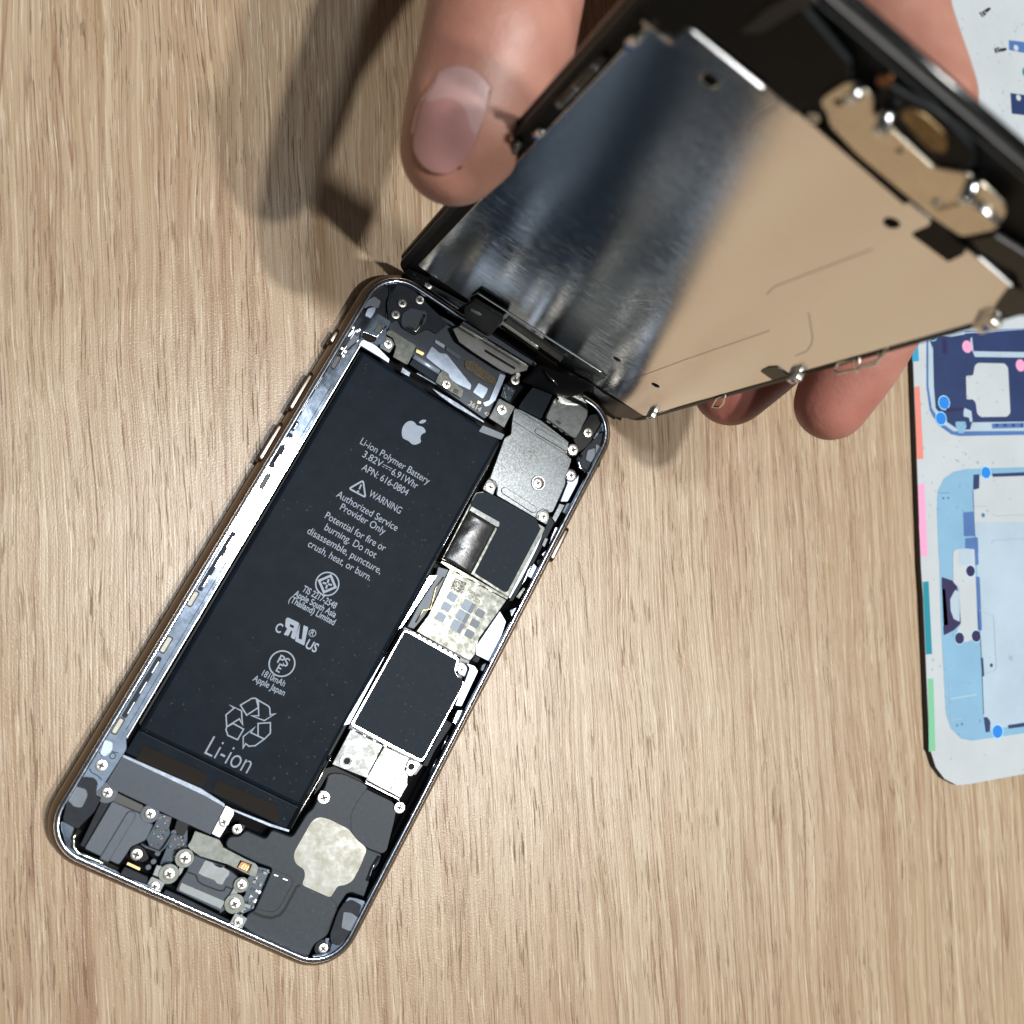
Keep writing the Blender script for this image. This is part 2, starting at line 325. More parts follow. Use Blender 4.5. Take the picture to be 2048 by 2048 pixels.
def screw(c, x, y, rpx, h, parent, frame='P', mt=None, star=False):
    """A pan-head screw with its cross recess; rpx is the radius in crop units."""
    q = on(*px(c, x, y), h, frame); q2 = on(*px(c, x + rpx, y), h, frame)
    r = round(math.dist(q, q2) * 1.03, 1); key = (r, (mt or screwm).name, star)
    if key not in _sc:
        bm = bmesh.new(); prof = [(r, 0), (r, .22), (r * .93, .30), (r * .62, .34), (0, .34)]; n = 24; rings = []
        for a, z in prof[:-1]: rings.append([bm.verts.new((a * math.cos(2 * math.pi * k / n) * MM, a * math.sin(2 * math.pi * k / n) * MM, z * MM)) for k in range(n)])
        for a, b in zip(rings, rings[1:]):
            for k in range(n): bm.faces.new((a[k], a[(k + 1) % n], b[(k + 1) % n], b[k]))
        bm.faces.new(rings[-1]); me = bpy.data.meshes.new('screw'); bm.normal_update(); bm.to_mesh(me); bm.free()
        me.materials.append(mt or screwm)
        k = r * .58; t = r * .17
        cr = [(-t, -k), (t, -k), (t, -t), (k, -t), (k, t), (t, t), (t, k), (-t, k), (-t, t), (-k, t), (-k, -t), (-t, -t)]
        rc = plate_mesh([rnd(cr, t * .5, 2)], .335, .355, .005); rc.materials.append(recess)
        _sc[key] = (me, rc)
    me, rc = _sc[key]
    o = bpy.data.objects.new('screw', me); sc.collection.objects.link(o); o.parent = parent
    o.location = (q[0] * MM, q[1] * MM, h * MM); o.rotation_euler = (0, 0, random.uniform(0, 1.5))
    s = bpy.data.objects.new('screw_slot', rc); sc.collection.objects.link(s); s.parent = o
    return o
def text_obj(name, items, z, mt, parent):
    """items: (string, left end px, right end px, x-height-centre flag, cap height mm) laid along the battery; one mesh"""
    bm = bmesh.new()
    for s, a, b, cap, wgt in items:
        a = Vector(on(*a, z)); b = Vector(on(*b, z)); ln = (b - a).length; ang = math.atan2(b.y - a.y, b.x - a.x)
        if abs(ang) < .06: ang *= .3
        cu = bpy.data.curves.new('t', 'FONT'); cu.body = s; cu.size = 1; cu.offset = wgt
        o = bpy.data.objects.new('t', cu); sc.collection.objects.link(o)
        dg = bpy.context.evaluated_depsgraph_get(); me = bpy.data.meshes.new_from_object(o.evaluated_get(dg))
        bpy.data.objects.remove(o); bpy.data.curves.remove(cu)
        xs = [v.co.x for v in me.vertices]; x0, x1 = min(xs), max(xs); sx = ln / (x1 - x0); sy = cap / .70
        M = Matrix.Scale(MM, 4) @ Matrix.Translation((a.x, a.y, z)) @ Matrix.Rotation(ang, 4, 'Z') @ Matrix.Translation((0, -cap * .42, 0)) @ Matrix.Diagonal((sx, sy, 1, 1)) @ Matrix.Translation((-x0, 0, 0))
        me.transform(M); bm.from_mesh(me); bpy.data.meshes.remove(me)
    return bm_obj(name, bm, mt, parent)
def struct(o): o['kind'] = 'structure'; return o

# ================================================================== TABLE
bm = bmesh.new()
for q in ((-900, -700), (1100, -700), (1100, 1300), (-900, 1300)): bm.verts.new((q[0] * MM, q[1] * MM, 0))
bm.faces.new(bm.verts); struct(bm_obj('floor_table_top', bm, wood)).name = 'table_surface'

# ================================================================== PHONE
phone = thing('opened_phone', 'opened smartphone lying on the wooden table with its battery, boards and screws exposed', 'phone')
W, L, RC = 33.5, 69.0, 9.5
def ringpts(ins, n=12): return rr(-W + ins, -L + ins, W - ins, L - ins, max(RC - ins, .6), n)
def loft(name, prof, mt, parent, cap0=False, cap1=False, inner=False):
    bm = bmesh.new(); R_ = []
    for ins, z in prof: R_.append([bm.verts.new((x * MM, y * MM, z * MM)) for x, y in ringpts(ins)])
    for a, b in zip(R_, R_[1:]):
        n = len(a)
        for k in range(n): bm.faces.new((a[k], a[(k + 1) % n], b[(k + 1) % n], b[k]))
    if cap0: bm.faces.new(R_[0][::-1])
    if cap1: bm.faces.new(R_[-1])
    o = bm_obj(name, bm, mt, parent, True)
    return o
loft('housing', [(3.2, .02), (1.6, .3), (.6, 1.0), (.1, 2.0), (0, 2.9), (.1, 3.8), (.42, 4.75), (.85, 5.4), (1.15, 5.8), (1.3, 5.93), (1.42, 5.93), (1.46, 5.7)], side, phone, cap0=True)
loft('seam_gap', [(1.44, 5.72), (1.72, 5.72)], seam, phone)
loft('rim', [(1.70, 5.6), (1.72, 5.92), (1.80, 6.0), (2.25, 6.0), (2.32, 5.9), (2.32, 4.6)], rim, phone)
loft('inner_tray', [(2.3, 4.6), (2.35, 1.0)], pit, phone, cap1=True)
# side buttons: mute switch, two volume keys, sleep key
def button(c, a, b, xs, nm):
    y0 = on(*px(c, *a), 3)[1]; y1 = on(*px(c, *b), 3)[1]; ym, hl = (y0 + y1) / 2, abs(y1 - y0) / 2
    o = plate(nm, rr(-hl, -1.25, hl, 1.25, 1.2, 6), -.6, .42, side, phone, bev=.2)
    o.rotation_euler = (math.pi / 2, 0, math.pi / 2 * (1 if xs > 0 else -1)); o.location = (xs * MM, ym * MM, 3.4 * MM)
button('G', (1060, 270), (975, 430), -W - .05, 'mute_switch')
button('G', (830, 700), (600, 1080), -W - .05, 'volume_button')
button('G', (530, 1180), (310, 1570), -W - .05, 'volume_button')
button('D', (1620, 1000), (1450, 1330), W + .05, 'sleep_button')
# ---- left flange: pale machined strip with slots
FX = -27.9
def strip_y(c, x, y, h=5.1): return on(*px(c, x, y), h)
yb = strip_y('A', 500, 520)[1]; yt = strip_y('E', 300, 560)[1]
left = [(-31.15, -59.5), (-31.15, 57.5), (-24.6, 57.5), (-24.2, 51.2), (FX - .1, 50.6), (FX, 40), (FX, -43.6), (-26.6, -45.6), (-26.9, -53.6), (-28.2, -57.6)]
slots = []
def slot(c, a, b, hw=.62, dx=0.):
    qa, qb = strip_y(c, *a), strip_y(c, *b); x = (qa[0] + qb[0]) / 2 + dx; y0, y1 = sorted((qa[1], qb[1]))
    return x, y0, y1, hw
padspec = [('I', 1120, 190, 62, pad), ('I', 655, 975, 58, pad), ('H', 655, 1195, 58, pad), ('H', 1110, 450, 60, bluefoil), ('G', 385, 1750, 62, padgrey), ('G', 1070, 600, 55, padgrey)]
holes = []
padpos = []
for c, x, y, hl, mt_ in padspec:
    q = strip_y(c, x, y); hl_ = hl / 4.83 * .125; holes.append(rr(q[0] - .62, q[1] - hl_ - .2, q[0] + .62, q[1] + hl_ + .2, .35, 4)); padpos.append((q, hl_, mt_))
slotspec = [('I', (1050, 300), (720, 900)), ('H', (1050, 545), (720, 1120)), ('H', (340, 1750), (200, 1930)), ('G', (950, 700), (700, 1110)), ('G', (700, 1170), (640, 1260)), ('G', (640, 1290), (440, 1620)), ('G', (1260, 250), (1100, 560))]
slotr = []
for c, a, b in slotspec:
    x, y0, y1, hw = slot(c, a, b)
    if c == 'H' and a[0] == 340: continue
    slotr.append((x, y0, y1)); holes.append(rr(x - .72, y0, x + .72, y1, .4, 4))
plate('left_flange', left, 3.9, 5.1, flange, phone, r=.6, bev=.1)
stroke('groove', [([(FX - .75, 38), (FX - .75, -42.5)], False)], .12, 5.13, seam, phone)
plate('battery_wall', [(FX, -44), (FX, 49.5), (FX + .35, 49.5), (FX + .35, -44)], 1, 4.7, bright, phone, bev=.1)
for q, hl_, mt_ in padpos:
    plate('pad_recess', rr(q[0] - .58, q[1] - hl_ - .25, q[0] + .62, q[1] + hl_ + .25, .35, 4), 5.0, 5.13, seam, phone, bev=.02)
    plate('magnet_pad', rr(q[0] - .42, q[1] - hl_, q[0] + .42, q[1] + hl_, .25, 4), 5.05, 5.22, mt_, phone, bev=.05)
for x, y0, y1 in slotr:
    n = max(1, int((y1 - y0) / 3.6)); st = (y1 - y0) / n
    plate('slot_recess', rr(x - .5, y0, x + .55, y1, .4, 4), 5.0, 5.13, rubber, phone, bev=.02)
    for k in range(n):
        a = y0 + st * (k + .22); b = y0 + st * (k + .8)
        plate('spring_clip', rr(x + .22, a, x + .42, b, .08, 2), 5.08, 5.25, bright, phone, bev=.04)
        if y1 > 10: plate('contact_piece', rnd([(x - .5, a), (x - .05, a + .5), (x + .15, b - .8), (x - .1, b), (x - .45, b - .6)], .15, 2), 5.08, 5.3, bright if k % 3 else brown, phone, bev=.05)
# mute-switch connector cluster, top left
plate('switch_board', P('G', [(1240, 330), (1310, 360), (1240, 480), (1165, 445)], 5.2), 4.6, 5.25, motor, phone, r=.2)
for x, y in ((1240, 270), (1280, 300), (1130, 470), (1165, 500), (1300, 290), (1145, 540)):
    q = on(*px('G', x, y), 5.3); plate('chip', rr(q[0] - .25, q[1] - .3, q[0] + .25, q[1] + .3, .08, 2), 4.7, 5.35, bright, phone, bev=.04)
tube('flex_strap', [(*on(*px('G', x, y), 5.6), 5.5) for x, y in ((1190, 480), (1300, 380), (1320, 310), (1350, 310), (1470, 360), (1530, 280), (1560, 250))], .16, steel, phone, 6)
plate('flex_bend', P('G', [(1340, 315), (1470, 370), (1440, 410), (1380, 400), (1320, 350)], 5.4), 5.0, 5.35, brown, phone, r=.3)
plate('grey_insert', P('G', [(1480, 225), (1530, 240), (1500, 320), (1440, 300)], 5.4), 5.0, 5.45, padgrey, phone, r=.3)
plate('top_left_flange', P('E', [(130, 545), (180, 420), (235, 360), (240, 540), (290, 550), (345, 475), (455, 545), (440, 700), (350, 730), (215, 600), (160, 560)], 5.1), 4.2, 5.16, flange, phone, r=.4)
plate('top_left_shelf', P('E', [(160, 690), (215, 640), (360, 740), (480, 860), (470, 900), (380, 840), (215, 740), (160, 720)], 4.9), 4.0, 4.95, bluefoil, phone, r=.2)
# ---- bottom edge flange, bottom right and right strip
plate('bottom_flange', P('A', [(105, 1000), (110, 920), (240, 990), (200, 1090), (200, 1180), (260, 1240), (640, 1400), (700, 1460), (1000, 1560), (1000, 1620), (600, 1480), (300, 1350), (170, 1220)], 5.6), 4.4, 5.6, flange, phone, r=.5)
tube('gasket', [(*on(*px('A', x, y), 5.7), 5.75) for x, y in ((285, 1010), (225, 1090), (225, 1180), (270, 1240), (450, 1310), (655, 1395))], .42, cream, phone, 8, .5)
plate('corner_flange', P('B', [(1255, 1360), (1305, 1290), (1370, 1300), (1450, 1325), (1400, 1480), (1340, 1600), (1250, 1720), (1130, 1800), (1000, 1830), (980, 1800), (1140, 1770), (1200, 1500)], 5.4), 4.2, 5.4, flange, phone, r=.4)
plate('right_flange', P('C', [(1605, 850), (1690, 880), (1720, 930), (1560, 1270), (1500, 1260), (1590, 1040), (1640, 900)], 4.6), 3.6, 4.6, bluefoil, phone, r=.3)
plate('right_flange', P('D', [(1550, 740), (1620, 560), (1610, 540), (1700, 520), (1730, 480), (1715, 560), (1620, 740)], 4.7), 3.6, 4.7, bluefoil, phone, r=.3)
plate('sim_tray_side', P('C', [(1932, 350), (1700, 690), (1700, 770), (1830, 835), (1932, 640), (1990, 450)], 4.7), 3.4, 4.7, bluefoil, phone, r=.2)
# things along the right wall
plate('antenna_clip', P('C', [(1525, 1310), (1580, 1300), (1545, 1410), (1500, 1445), (1475, 1420)], 4.9), 3.8, 4.9, flange, phone, r=.2)
plate('rubber_plug', P('C', [(1760, 870), (1800, 850), (1770, 930), (1745, 920)], 4.9), 3.8, 4.9, tape, phone, r=.2)
plate('rubber_plug', P('C', [(1690, 775), (1745, 800), (1710, 850), (1660, 825)], 4.9), 3.8, 4.95, rubber, phone, r=.3)
for a, b in (((1430, 1550), (1365, 1685)), ((1320, 1775), (1255, 1915))):
    tube('spring_clip', [(*on(*px('C', *a), 4.7), 4.7), (*on(*px('C', *b), 4.7), 4.7)], .16, bright, phone, 6)
plate('wall_strip', P('C', [(1405, 1395), (1475, 1440), (1300, 1700), (1230, 1850), (1180, 1840), (1330, 1560)], 3.9), 2.8, 3.9, rubber, phone, r=.3)
for c, pts, mt_ in (('D', [(1540, 760), (1590, 775), (1500, 940), (1470, 900)], steel), ('D', [(1400, 1090), (1430, 1100), (1395, 1180), (1370, 1160)], silver), ('D', [(1500, 990), (1530, 990), (1500, 1090), (1440, 1150), (1460, 1090)], bright),
                  ('D', [(1610, 760), (1660, 750), (1600, 860), (1570, 840)], tape), ('D', [(1290, 1340), (1320, 1370), (1270, 1480), (1235, 1460)], bluefoil), ('D', [(1190, 1570), (1210, 1580), (1150, 1680), (1120, 1660)], cream),
                  ('D', [(1240, 1400), (1270, 1360), (1210, 1500), (1180, 1540)], bright), ('D', [(1370, 1250), (1410, 1210), (1420, 1240), (1380, 1270)], bright), ('D', [(1060, 1790), (1130, 1760), (1110, 1830), (1080, 1860)], flange)):
    plate('edge_contact', P(c, pts, 4.7), 3.9, 4.75, mt_, phone, r=.12, bev=.05)
plate('side_cable', P('D', [(1440, 900), (1530, 830), (1500, 930), (1340, 1240), (1240, 1440), (1090, 1700), (1050, 1700), (1200, 1440), (1330, 1180)], 4.2), 3.0, 4.2, rubber, phone, r=.3)
plate('sleep_cable', P('D', [(1600, 930), (1640, 900), (1560, 1100), (1440, 1320), (1330, 1380), (1320, 1310), (1420, 1260), (1540, 1060)], 4.5), 3.4, 4.5, black, phone, r=.3)
# ---- battery
bat = plate('battery', [(-26.6, -41.6), (-26.9, 48.6), (9.6, 48.6), (9.5, -41.4)], 1.3, 4.9, wrap, phone, r=1.2, bev=.9)
plate('battery_edge_fold', [(-27.15, -40.5), (-27.15, 48.0), (-26.4, 48.4), (-26.4, -41.0)], 1.3, 3.6, black, phone, r=.2)
plate('battery_edge_fold', [(9.3, -41.0), (9.3, 48.4), (10.2, 48.0), (10.2, -40.5)], 1.3, 3.2, black, phone, r=.2)
plate('battery_seal', [(-26.4, -46.6), (-26.4, -41.3), (9.4, -41.3), (9.4, -46.4)], 1.3, 3.0, wrap, phone, r=.3)
for nm, c, pts in (('adhesive_tab', 'I', [(905, 1160), (1525, 1435), (1480, 1590), (830, 1295)]), ('adhesive_tab', 'B', [(150, 260), (690, 490), (690, 640), (105, 370)])):
    plate(nm, P(c, pts, 3.1), 2.9, 3.12, brown, phone, r=.3, bev=.03)
plate('seal_fold', [(-26.0, -41.75), (9.0, -41.6), (9.0, -41.42), (-26.0, -41.55)], 4.2, 4.86, rubber, phone, bev=.03)
plate('battery_top_tape', P('E', [(1380, 1500), (1590, 1590), (1560, 1640), (1340, 1560)], 4.95), 4.7, 4.97, tape, phone, r=.3, bev=.03)
def jp(x, y): return px('J', x, y)
def kp(x, y): return px('K', x, y)
BZ = 4.935
cap = 1.55
items = [("Li-ion Polymer Battery", jp(590, 395), jp(1252, 785), cap, 0), ("3.82V", jp(612, 520), jp(795, 622), cap, 0), ("6.91Whr", jp(890, 690), jp(1140, 832), cap, 0),
         ("APN: 616-0804", jp(605, 645), jp(1048, 890), cap, 0), ("WARNING", jp(672, 900), jp(978, 1070), cap, 0), ("Authorized Service", jp(360, 905), jp(945, 1235), cap, 0),
         ("Provider Only", jp(395, 1030), jp(825, 1270), cap, 0), ("Potential for fire or", jp(250, 1112), jp(830, 1430), cap, 0), ("burning. Do not", jp(245, 1225), jp(740, 1498), cap, 0),
         ("disassemble, puncture,", jp(78, 1258), jp(790, 1645), cap, 0), ("crush, heat, or burn.", jp(85, 1385), jp(690, 1715), cap, 0),
         ("TIS 2217-2548", kp(905, 250), kp(1197, 405), 1.35, .012), ("Apple South Asia", kp(830, 290), kp(1197, 480), 1.35, .012), ("(Thailand) Limited", kp(787, 340), kp(1187, 545), 1.35, .012),
         ("C", kp(665, 592), kp(718, 612), 1.9, .02), ("US", kp(935, 735), kp(1030, 782), 1.9, .02), ("R", kp(974, 635), kp(1000, 650), .95, .01),
         ("PS", kp(690, 868), kp(778, 908), 1.75, .012), ("E", kp(678, 945), kp(712, 962), 1.75, .012),
         ("1810mAh", kp(550, 992), kp(748, 1088), 1.3, .008), ("Apple Japan", kp(470, 1035), kp(750, 1162), 1.3, .008), ("Li-ion", kp(72, 1632), kp(452, 1800), 4.0, -.012)]
text_obj('printed_text', items, BZ, ink, bat)
def Kc(l, closed=True): return (P('K', l, BZ), closed)
c1 = on(*kp(1118, 210), BZ); c2 = on(*kp(720, 910), BZ); c3 = on(*kp(987, 642), BZ)
sy = bmesh.new()
stroke_bm(sy, circ(*c1, 2.42, 40), .28, BZ, True); stroke_bm(sy, circ(*c2, 2.6, 40), .28, BZ, True); stroke_bm(sy, circ(*c3, .72, 24), .14, BZ, True)
dm = [(-1.5, 0), (0, -1.5), (1.5, 0), (0, 1.5)]
stroke_bm(sy, [(c1[0] + x * .8 + y * .62, c1[1] + y * .8 - x * .62) for x, y in ((-1.3, -1.3), (1.3, -1.3), (1.3, 1.3), (-1.3, 1.3))], .5, BZ, True)
for a in (.25, .25 + math.pi / 2): stroke_bm(sy, [(c1[0] + math.cos(a) * 1.0, c1[1] + math.sin(a) * 1.0), (c1[0] - math.cos(a) * 1.0, c1[1] - math.sin(a) * 1.0)], .4, BZ + .002)
tri = P('J', [(610, 778), (632, 940), (475, 855)], BZ); stroke_bm(sy, rnd(tri, .5, 4), .36, BZ, True)
stroke_bm(sy, P('J', [(592, 818), (572, 862)], BZ), .32, BZ); stroke_bm(sy, circ(*on(*jp(562, 882), BZ), .12, 8), .2, BZ, True)
stroke_bm(sy, P('J', [(805, 622), (890, 665)], BZ), .13, BZ)
for a in (0, .38, .76): stroke_bm(sy, P('J', [(795 + 85 * a, 640 + 43 * a), (795 + 85 * (a + .22), 640 + 43 * (a + .22))], BZ), .13, BZ)
for l in ([(355, 1275), (455, 1215), (485, 1213), (505, 1225), (513, 1245), (513, 1295), (410, 1362)], [(495, 1222), (600, 1282), (612, 1300), (617, 1360), (660, 1350), (565, 1410), (455, 1368), (515, 1368), (513, 1295)],
          [(265, 1275), (365, 1325), (368, 1395), (375, 1445), (345, 1395), (235, 1465), (228, 1360), (300, 1300)], [(235, 1465), (228, 1490), (245, 1540), (330, 1578), (383, 1485), (290, 1435)],
          [(510, 1435), (618, 1428), (618, 1520), (565, 1572), (510, 1545)], [(480, 1470), (445, 1515), (565, 1572), (485, 1630), (430, 1635), (400, 1612), (378, 1650), (380, 1550)]):
    stroke_bm(sy, P('K', l, BZ), .26, BZ + .001 * random.random() * 3, True)
bm_obj('certification_marks', sy, ink, bat)
RU = P('K', [(765, 500), (950, 590), (915, 752), (815, 705), (845, 610), (790, 668), (735, 660), (770, 590), (750, 580)], BZ)
plate('certification_mark', [on(*kp(x, y), BZ) for x, y in ((768, 502), (872, 552), (832, 700), (795, 680), (812, 625), (800, 618), (775, 668), (733, 655), (768, 602), (748, 585), (752, 520))], BZ - .02, BZ + .01, ink, bat, r=.25, bev=.003,
      holes=[P('K', [(792, 562), (826, 578), (820, 600), (788, 585)], BZ)])
plate('certification_mark', [on(*kp(x, y), BZ) for x, y in ((880, 556), (865, 690), (893, 700), (910, 572), (950, 590), (915, 752), (835, 712), (845, 655))], BZ - .02, BZ + .01, ink, bat, r=.2, bev=.003)
ac = on(*px('E', 715, 1552), BZ)
apple = [(0, .27), (.13, .33), (.28, .35), (.40, .29), (.46, .22), (.38, .12), (.345, 0), (.39, -.13), (.49, -.22), (.43, -.36), (.31, -.48), (.20, -.52), (.02, -.47), (-.14, -.50), (-.26, -.50), (-.38, -.37), (-.47, -.17), (-.48, .04), (-.41, .22), (-.28, .33), (-.13, .33)]
leaf = [(.01, .40), (.02, .52), (.10, .63), (.24, .69), (.23, .57), (.14, .45)]
plate('fruit_logo', [(ac[0] + x * 5.3, ac[1] - .1 + y * 5.3) for x, y in apple], BZ - .02, BZ + .01, ink, bat, r=.5, bev=.003)
plate('fruit_logo', [(ac[0] + x * 5.3, ac[1] - .1 + y * 5.3) for x, y in leaf], BZ - .02, BZ + .01, ink, bat, r=.3, bev=.003)
# ---- bottom assembly
plate('cover_bar', P('A', [(700, 300), (1530, 690), (1690, 790), (1555, 1062), (1200, 900), (990, 800), (620, 625), (545, 555)], 4.6), 2.0, 4.6, bluegrey, phone, r=.25)
plate('crossbar', P('A', [(690, 275), (1460, 610), (1690, 760), (1690, 800), (1500, 690), (700, 312)], 4.9), 2.0, 4.9, rim, phone, r=.15)
plate('crossbar', P('B', [(205, 480), (620, 645), (790, 700), (780, 722), (610, 672), (200, 500)], 4.7), 2.0, 4.75, rim, phone, r=.12)
plate('adhesive_strip', P('A', [(620, 640), (900, 775), (920, 870), (600, 735)], 4.3), 3.0, 4.3, olive, phone, r=.1)
vm = plate('vibration_motor', P('A', [(600, 735), (905, 870), (935, 940), (1000, 960), (930, 1110), (870, 1140), (780, 1180), (745, 1240), (665, 1352), (330, 1195)], 4.3), 1.2, 4.3, motor, phone, r=.5, bev=.15)
ga, gb = on(*px('A', 780, 875), 4.3), on(*px('A', 530, 1290), 4.3)
plate('motor_ridge', caps(ga, gb, .95), 4.2, 4.62, motor, vm, bev=.2)
for x, y, r_ in ((550, 655, 78), (965, 858, 70)):
    q = on(*px('A', x, y), 4.5); plate('screw_tab', circ(*q, r_ / 4.83 * .125, 24), 3.2, 4.55, motor, phone, bev=.1); screw('A', x, y, 50, 4.5, phone)
plate('motor_strap', P('A', [(510, 700), (590, 730), (330, 1180), (290, 1160)], 4.0), 3.0, 4.2, rubber, phone, r=.2)
screw('A', 495, 390, 55, 5.05, phone)
plate('flange_tab', P('A', [(480, 280), (530, 140), (610, 170), (600, 250), (530, 310)], 5.15), 5.0, 5.22, bluefoil, phone, r=.5, bev=.05)
stroke('groove', [(P('A', [(380, 420), (400, 460), (460, 490), (500, 530)], 5.2), False), (P('A', [(470, 260), (500, 300), (550, 290), (570, 250), (610, 260), (660, 270)], 5.2), False), (circ(*on(*px('A', 605, 300), 5.2), .55, 16), True)], .16, 5.14, seam, phone)
ct = plate('screw_clip', P('A', [(1700, 775), (1780, 820), (1775, 870), (1640, 1090), (1560, 1050)], 4.9), 4.4, 4.95, bright, phone, r=.25)
screw('A', 1680, 935, 48, 4.93, phone); screw('A', 1805, 1005, 50, 4.6, phone); screw('A', 835, 1250, 54, 4.6, phone)
# corner pads bottom-left
plate('corner_pad', P('A', [(120, 920), (165, 740), (240, 600), (310, 500), (430, 510), (465, 560), (450, 620), (440, 690), (500, 700), (430, 840), (300, 970), (270, 1010)], 5.2), 4.0, 5.25, rubber, phone, r=.6)
plate('corner_tape', P('A', [(190, 620), (240, 590), (350, 620), (365, 680), (310, 800), (230, 790), (195, 750), (165, 720)], 5.4), 5.2, 5.42, tape, phone, r=.5, bev=.05)
# corner bottom-right
plate('corner_pad', P('B', [(1210, 1420), (1270, 1330), (1330, 1310), (1420, 1360), (1400, 1420), (1340, 1600), (1220, 1720), (1150, 1700), (1140, 1620)], 5.3), 4.2, 5.45, rubber, phone, r=.6)
plate('corner_tape', P('B', [(1260, 1420), (1330, 1430), (1400, 1480), (1350, 1580), (1310, 1590), (1240, 1560)], 5.55), 5.3, 5.6, tape, phone, r=.4, bev=.05)
# loudspeaker
spk = plate('loudspeaker', P('B', [(1125, 215), (1180, 200), (1270, 210), (1440, 290), (1480, 330), (1390, 450), (1330, 560), (1330, 700), (1370, 790), (1480, 870), (1600, 915), (1560, 1020), (1480, 1090), (1490, 1150), (1450, 1260), (1440, 1290), (1330, 1250), (1290, 1260), (1210, 1380), (1120, 1630),
                             (1000, 1710), (960, 1800), (930, 1815), (500, 1640), (390, 1560), (380, 1530), (420, 1440), (480, 1410), (640, 1040), (500, 990), (240, 860), (225, 820), (260, 760), (350, 760), (400, 705), (580, 785), (630, 700), (800, 765), (830, 740), (940, 560), (990, 520), (1050, 400), (1100, 320)], 4.7), 1.2, 4.7, speakm, phone, r=.8, bev=.2)
plate('antenna_film', P('B', [(1440, 335), (1700, 460), (1720, 540), (1700, 640), (1640, 880), (1600, 910), (1470, 860), (1370, 790), (1325, 700), (1325, 560), (1370, 440)], 4.6), 3.4, 4.62, motor, phone, r=.8, bev=.05).data.materials[0] = speakm
plate('silver_sticker', P('B', [(1010, 600), (1060, 588), (1130, 605), (1310, 695), (1370, 780), (1470, 865), (1400, 1040), (1340, 1150), (1280, 1185), (1210, 1195), (1180, 1240), (1145, 1298), (890, 1185), (922, 1110), (915, 1050), (840, 1000), (822, 940), (830, 890), (970, 640)], 4.8), 4.68, 4.82, sticker_silver, phone, r=1.0, bev=.03)
stroke('module_seam', [(P('B', [(880, 1185), (850, 1200), (830, 1240), (745, 1400), (700, 1450), (630, 1475), (560, 1465), (470, 1430)], 4.75), False)], .55, 4.74, seam, phone)
stroke('module_seam', [(P('B', [(655, 1050), (790, 1110), (815, 1140), (810, 1180), (700, 1380), (650, 1420), (600, 1420), (500, 1395)], 4.75), False), (P('B', [(900, 1190), (1150, 1300), (1195, 1345), (1200, 1400), (1110, 1600)], 4.75), False), (P('B', [(395, 1580), (500, 1650), (930, 1830)], 4.75), False), (P('B', [(380, 1540), (500, 1620), (940, 1800)], 4.75), False)], .13, 4.74, seam, phone)
stroke('module_mark', [(P('B', [(650, 1095), (685, 1107)], 4.75), False), (P('B', [(730, 1130), (770, 1145)], 4.75), False)], .2, 4.745, bright, phone)
plate('screw_tab', P('B', [(1060, 350), (1120, 365), (1140, 420), (1090, 470), (1020, 440)], 4.9), 4.5, 4.95, silver, phone, r=.4); screw('B', 1085, 418, 52, 4.93, phone)
plate('screw_tab', circ(*on(*px('B', 1080, 1740), 4.9), 1.75, 24), 4.2, 4.95, rubber, phone); screw('B', 1080, 1740, 42, 4.93, phone)
plate('flange_tab', P('B', [(1100, 1650), (1140, 1650), (1120, 1720), (1100, 1700)], 5), 4.7, 5.0, flange, phone, r=.2)
tube('spring_clip', [(*on(*px('B', x, y), 5), 5.0) for x, y in ((1575, 930), (1510, 1040), (1490, 1100), (1470, 1150))], .3, flange, phone)
screw('B', 1750, 505, 45, 4.7, phone)
plate('foam_lip', P('B', [(250, 1560), (380, 1570), (940, 1830), (900, 1850), (350, 1620)], 5.0), 3.8, 5.0, rubber, phone, r=.2)
plate('foam_lip', P('A', [(1120, 1590), (1300, 1670), (1740, 1890), (1700, 1920), (1080, 1640)], 5.0), 3.8, 5.0, rubber, phone, r=.2)
plate('foam_lip', P('A', [(720, 1370), (950, 1470), (930, 1560), (680, 1440)], 4.9), 3.6, 4.9, rubber, phone, r=.3)
plate('foam_patch', P('B', [(340, 640), (400, 665), (385, 700), (370, 720), (330, 690)], 4.2), 3, 4.2, speakm, phone, r=.2)
# connector bracket and charging port
def AB(l): return [px(c, x, y) for c, x, y in l]
def PA(l, h): return [on(*q, h) for q in AB(l)]
plate('connector_bracket', PA([('A', 1400, 1020), ('A', 1640, 1108), ('A', 1680, 1180), ('B', 200, 850), ('B', 400, 955), ('B', 490, 995), ('B', 515, 1030), ('B', 495, 1120), ('B', 440, 1105), ('B', 240, 1005), ('B', 0, 935), ('A', 1350, 1200), ('A', 1325, 1165), ('A', 1360, 1120)], 4.9), 4.3, 4.9, cream, phone, r=.3,
      holes=[P('B', [(355, 970), (455, 1008), (425, 1075), (325, 1030)], 4.9)])
plate('connector_socket', P('B', [(365, 975), (450, 1008), (420, 1070), (330, 1030)], 4.3), 3.6, 4.35, copper, phone)
for k in range(4): q = on(*px('B', 375 + 20 * k, 1020 + 10 * k), 4.4); plate('contact_pin', rr(q[0] - .12, q[1] - .5, q[0] + .12, q[1] + .5, .05, 2), 4.3, 4.5, gold, phone, bev=.02)
port = plate('charging_port', PA([('A', 1340, 1230), ('A', 1430, 1270), ('A', 1700, 1370), ('B', 130, 1010), ('B', 270, 1060), ('B', 350, 1130), ('B', 230, 1400), ('B', 170, 1440), ('A', 1640, 1800), ('A', 1215, 1600), ('A', 1250, 1520), ('A', 1330, 1400)], 4.5), 1.5, 4.5, bluegrey, phone, r=.4, bev=.15)
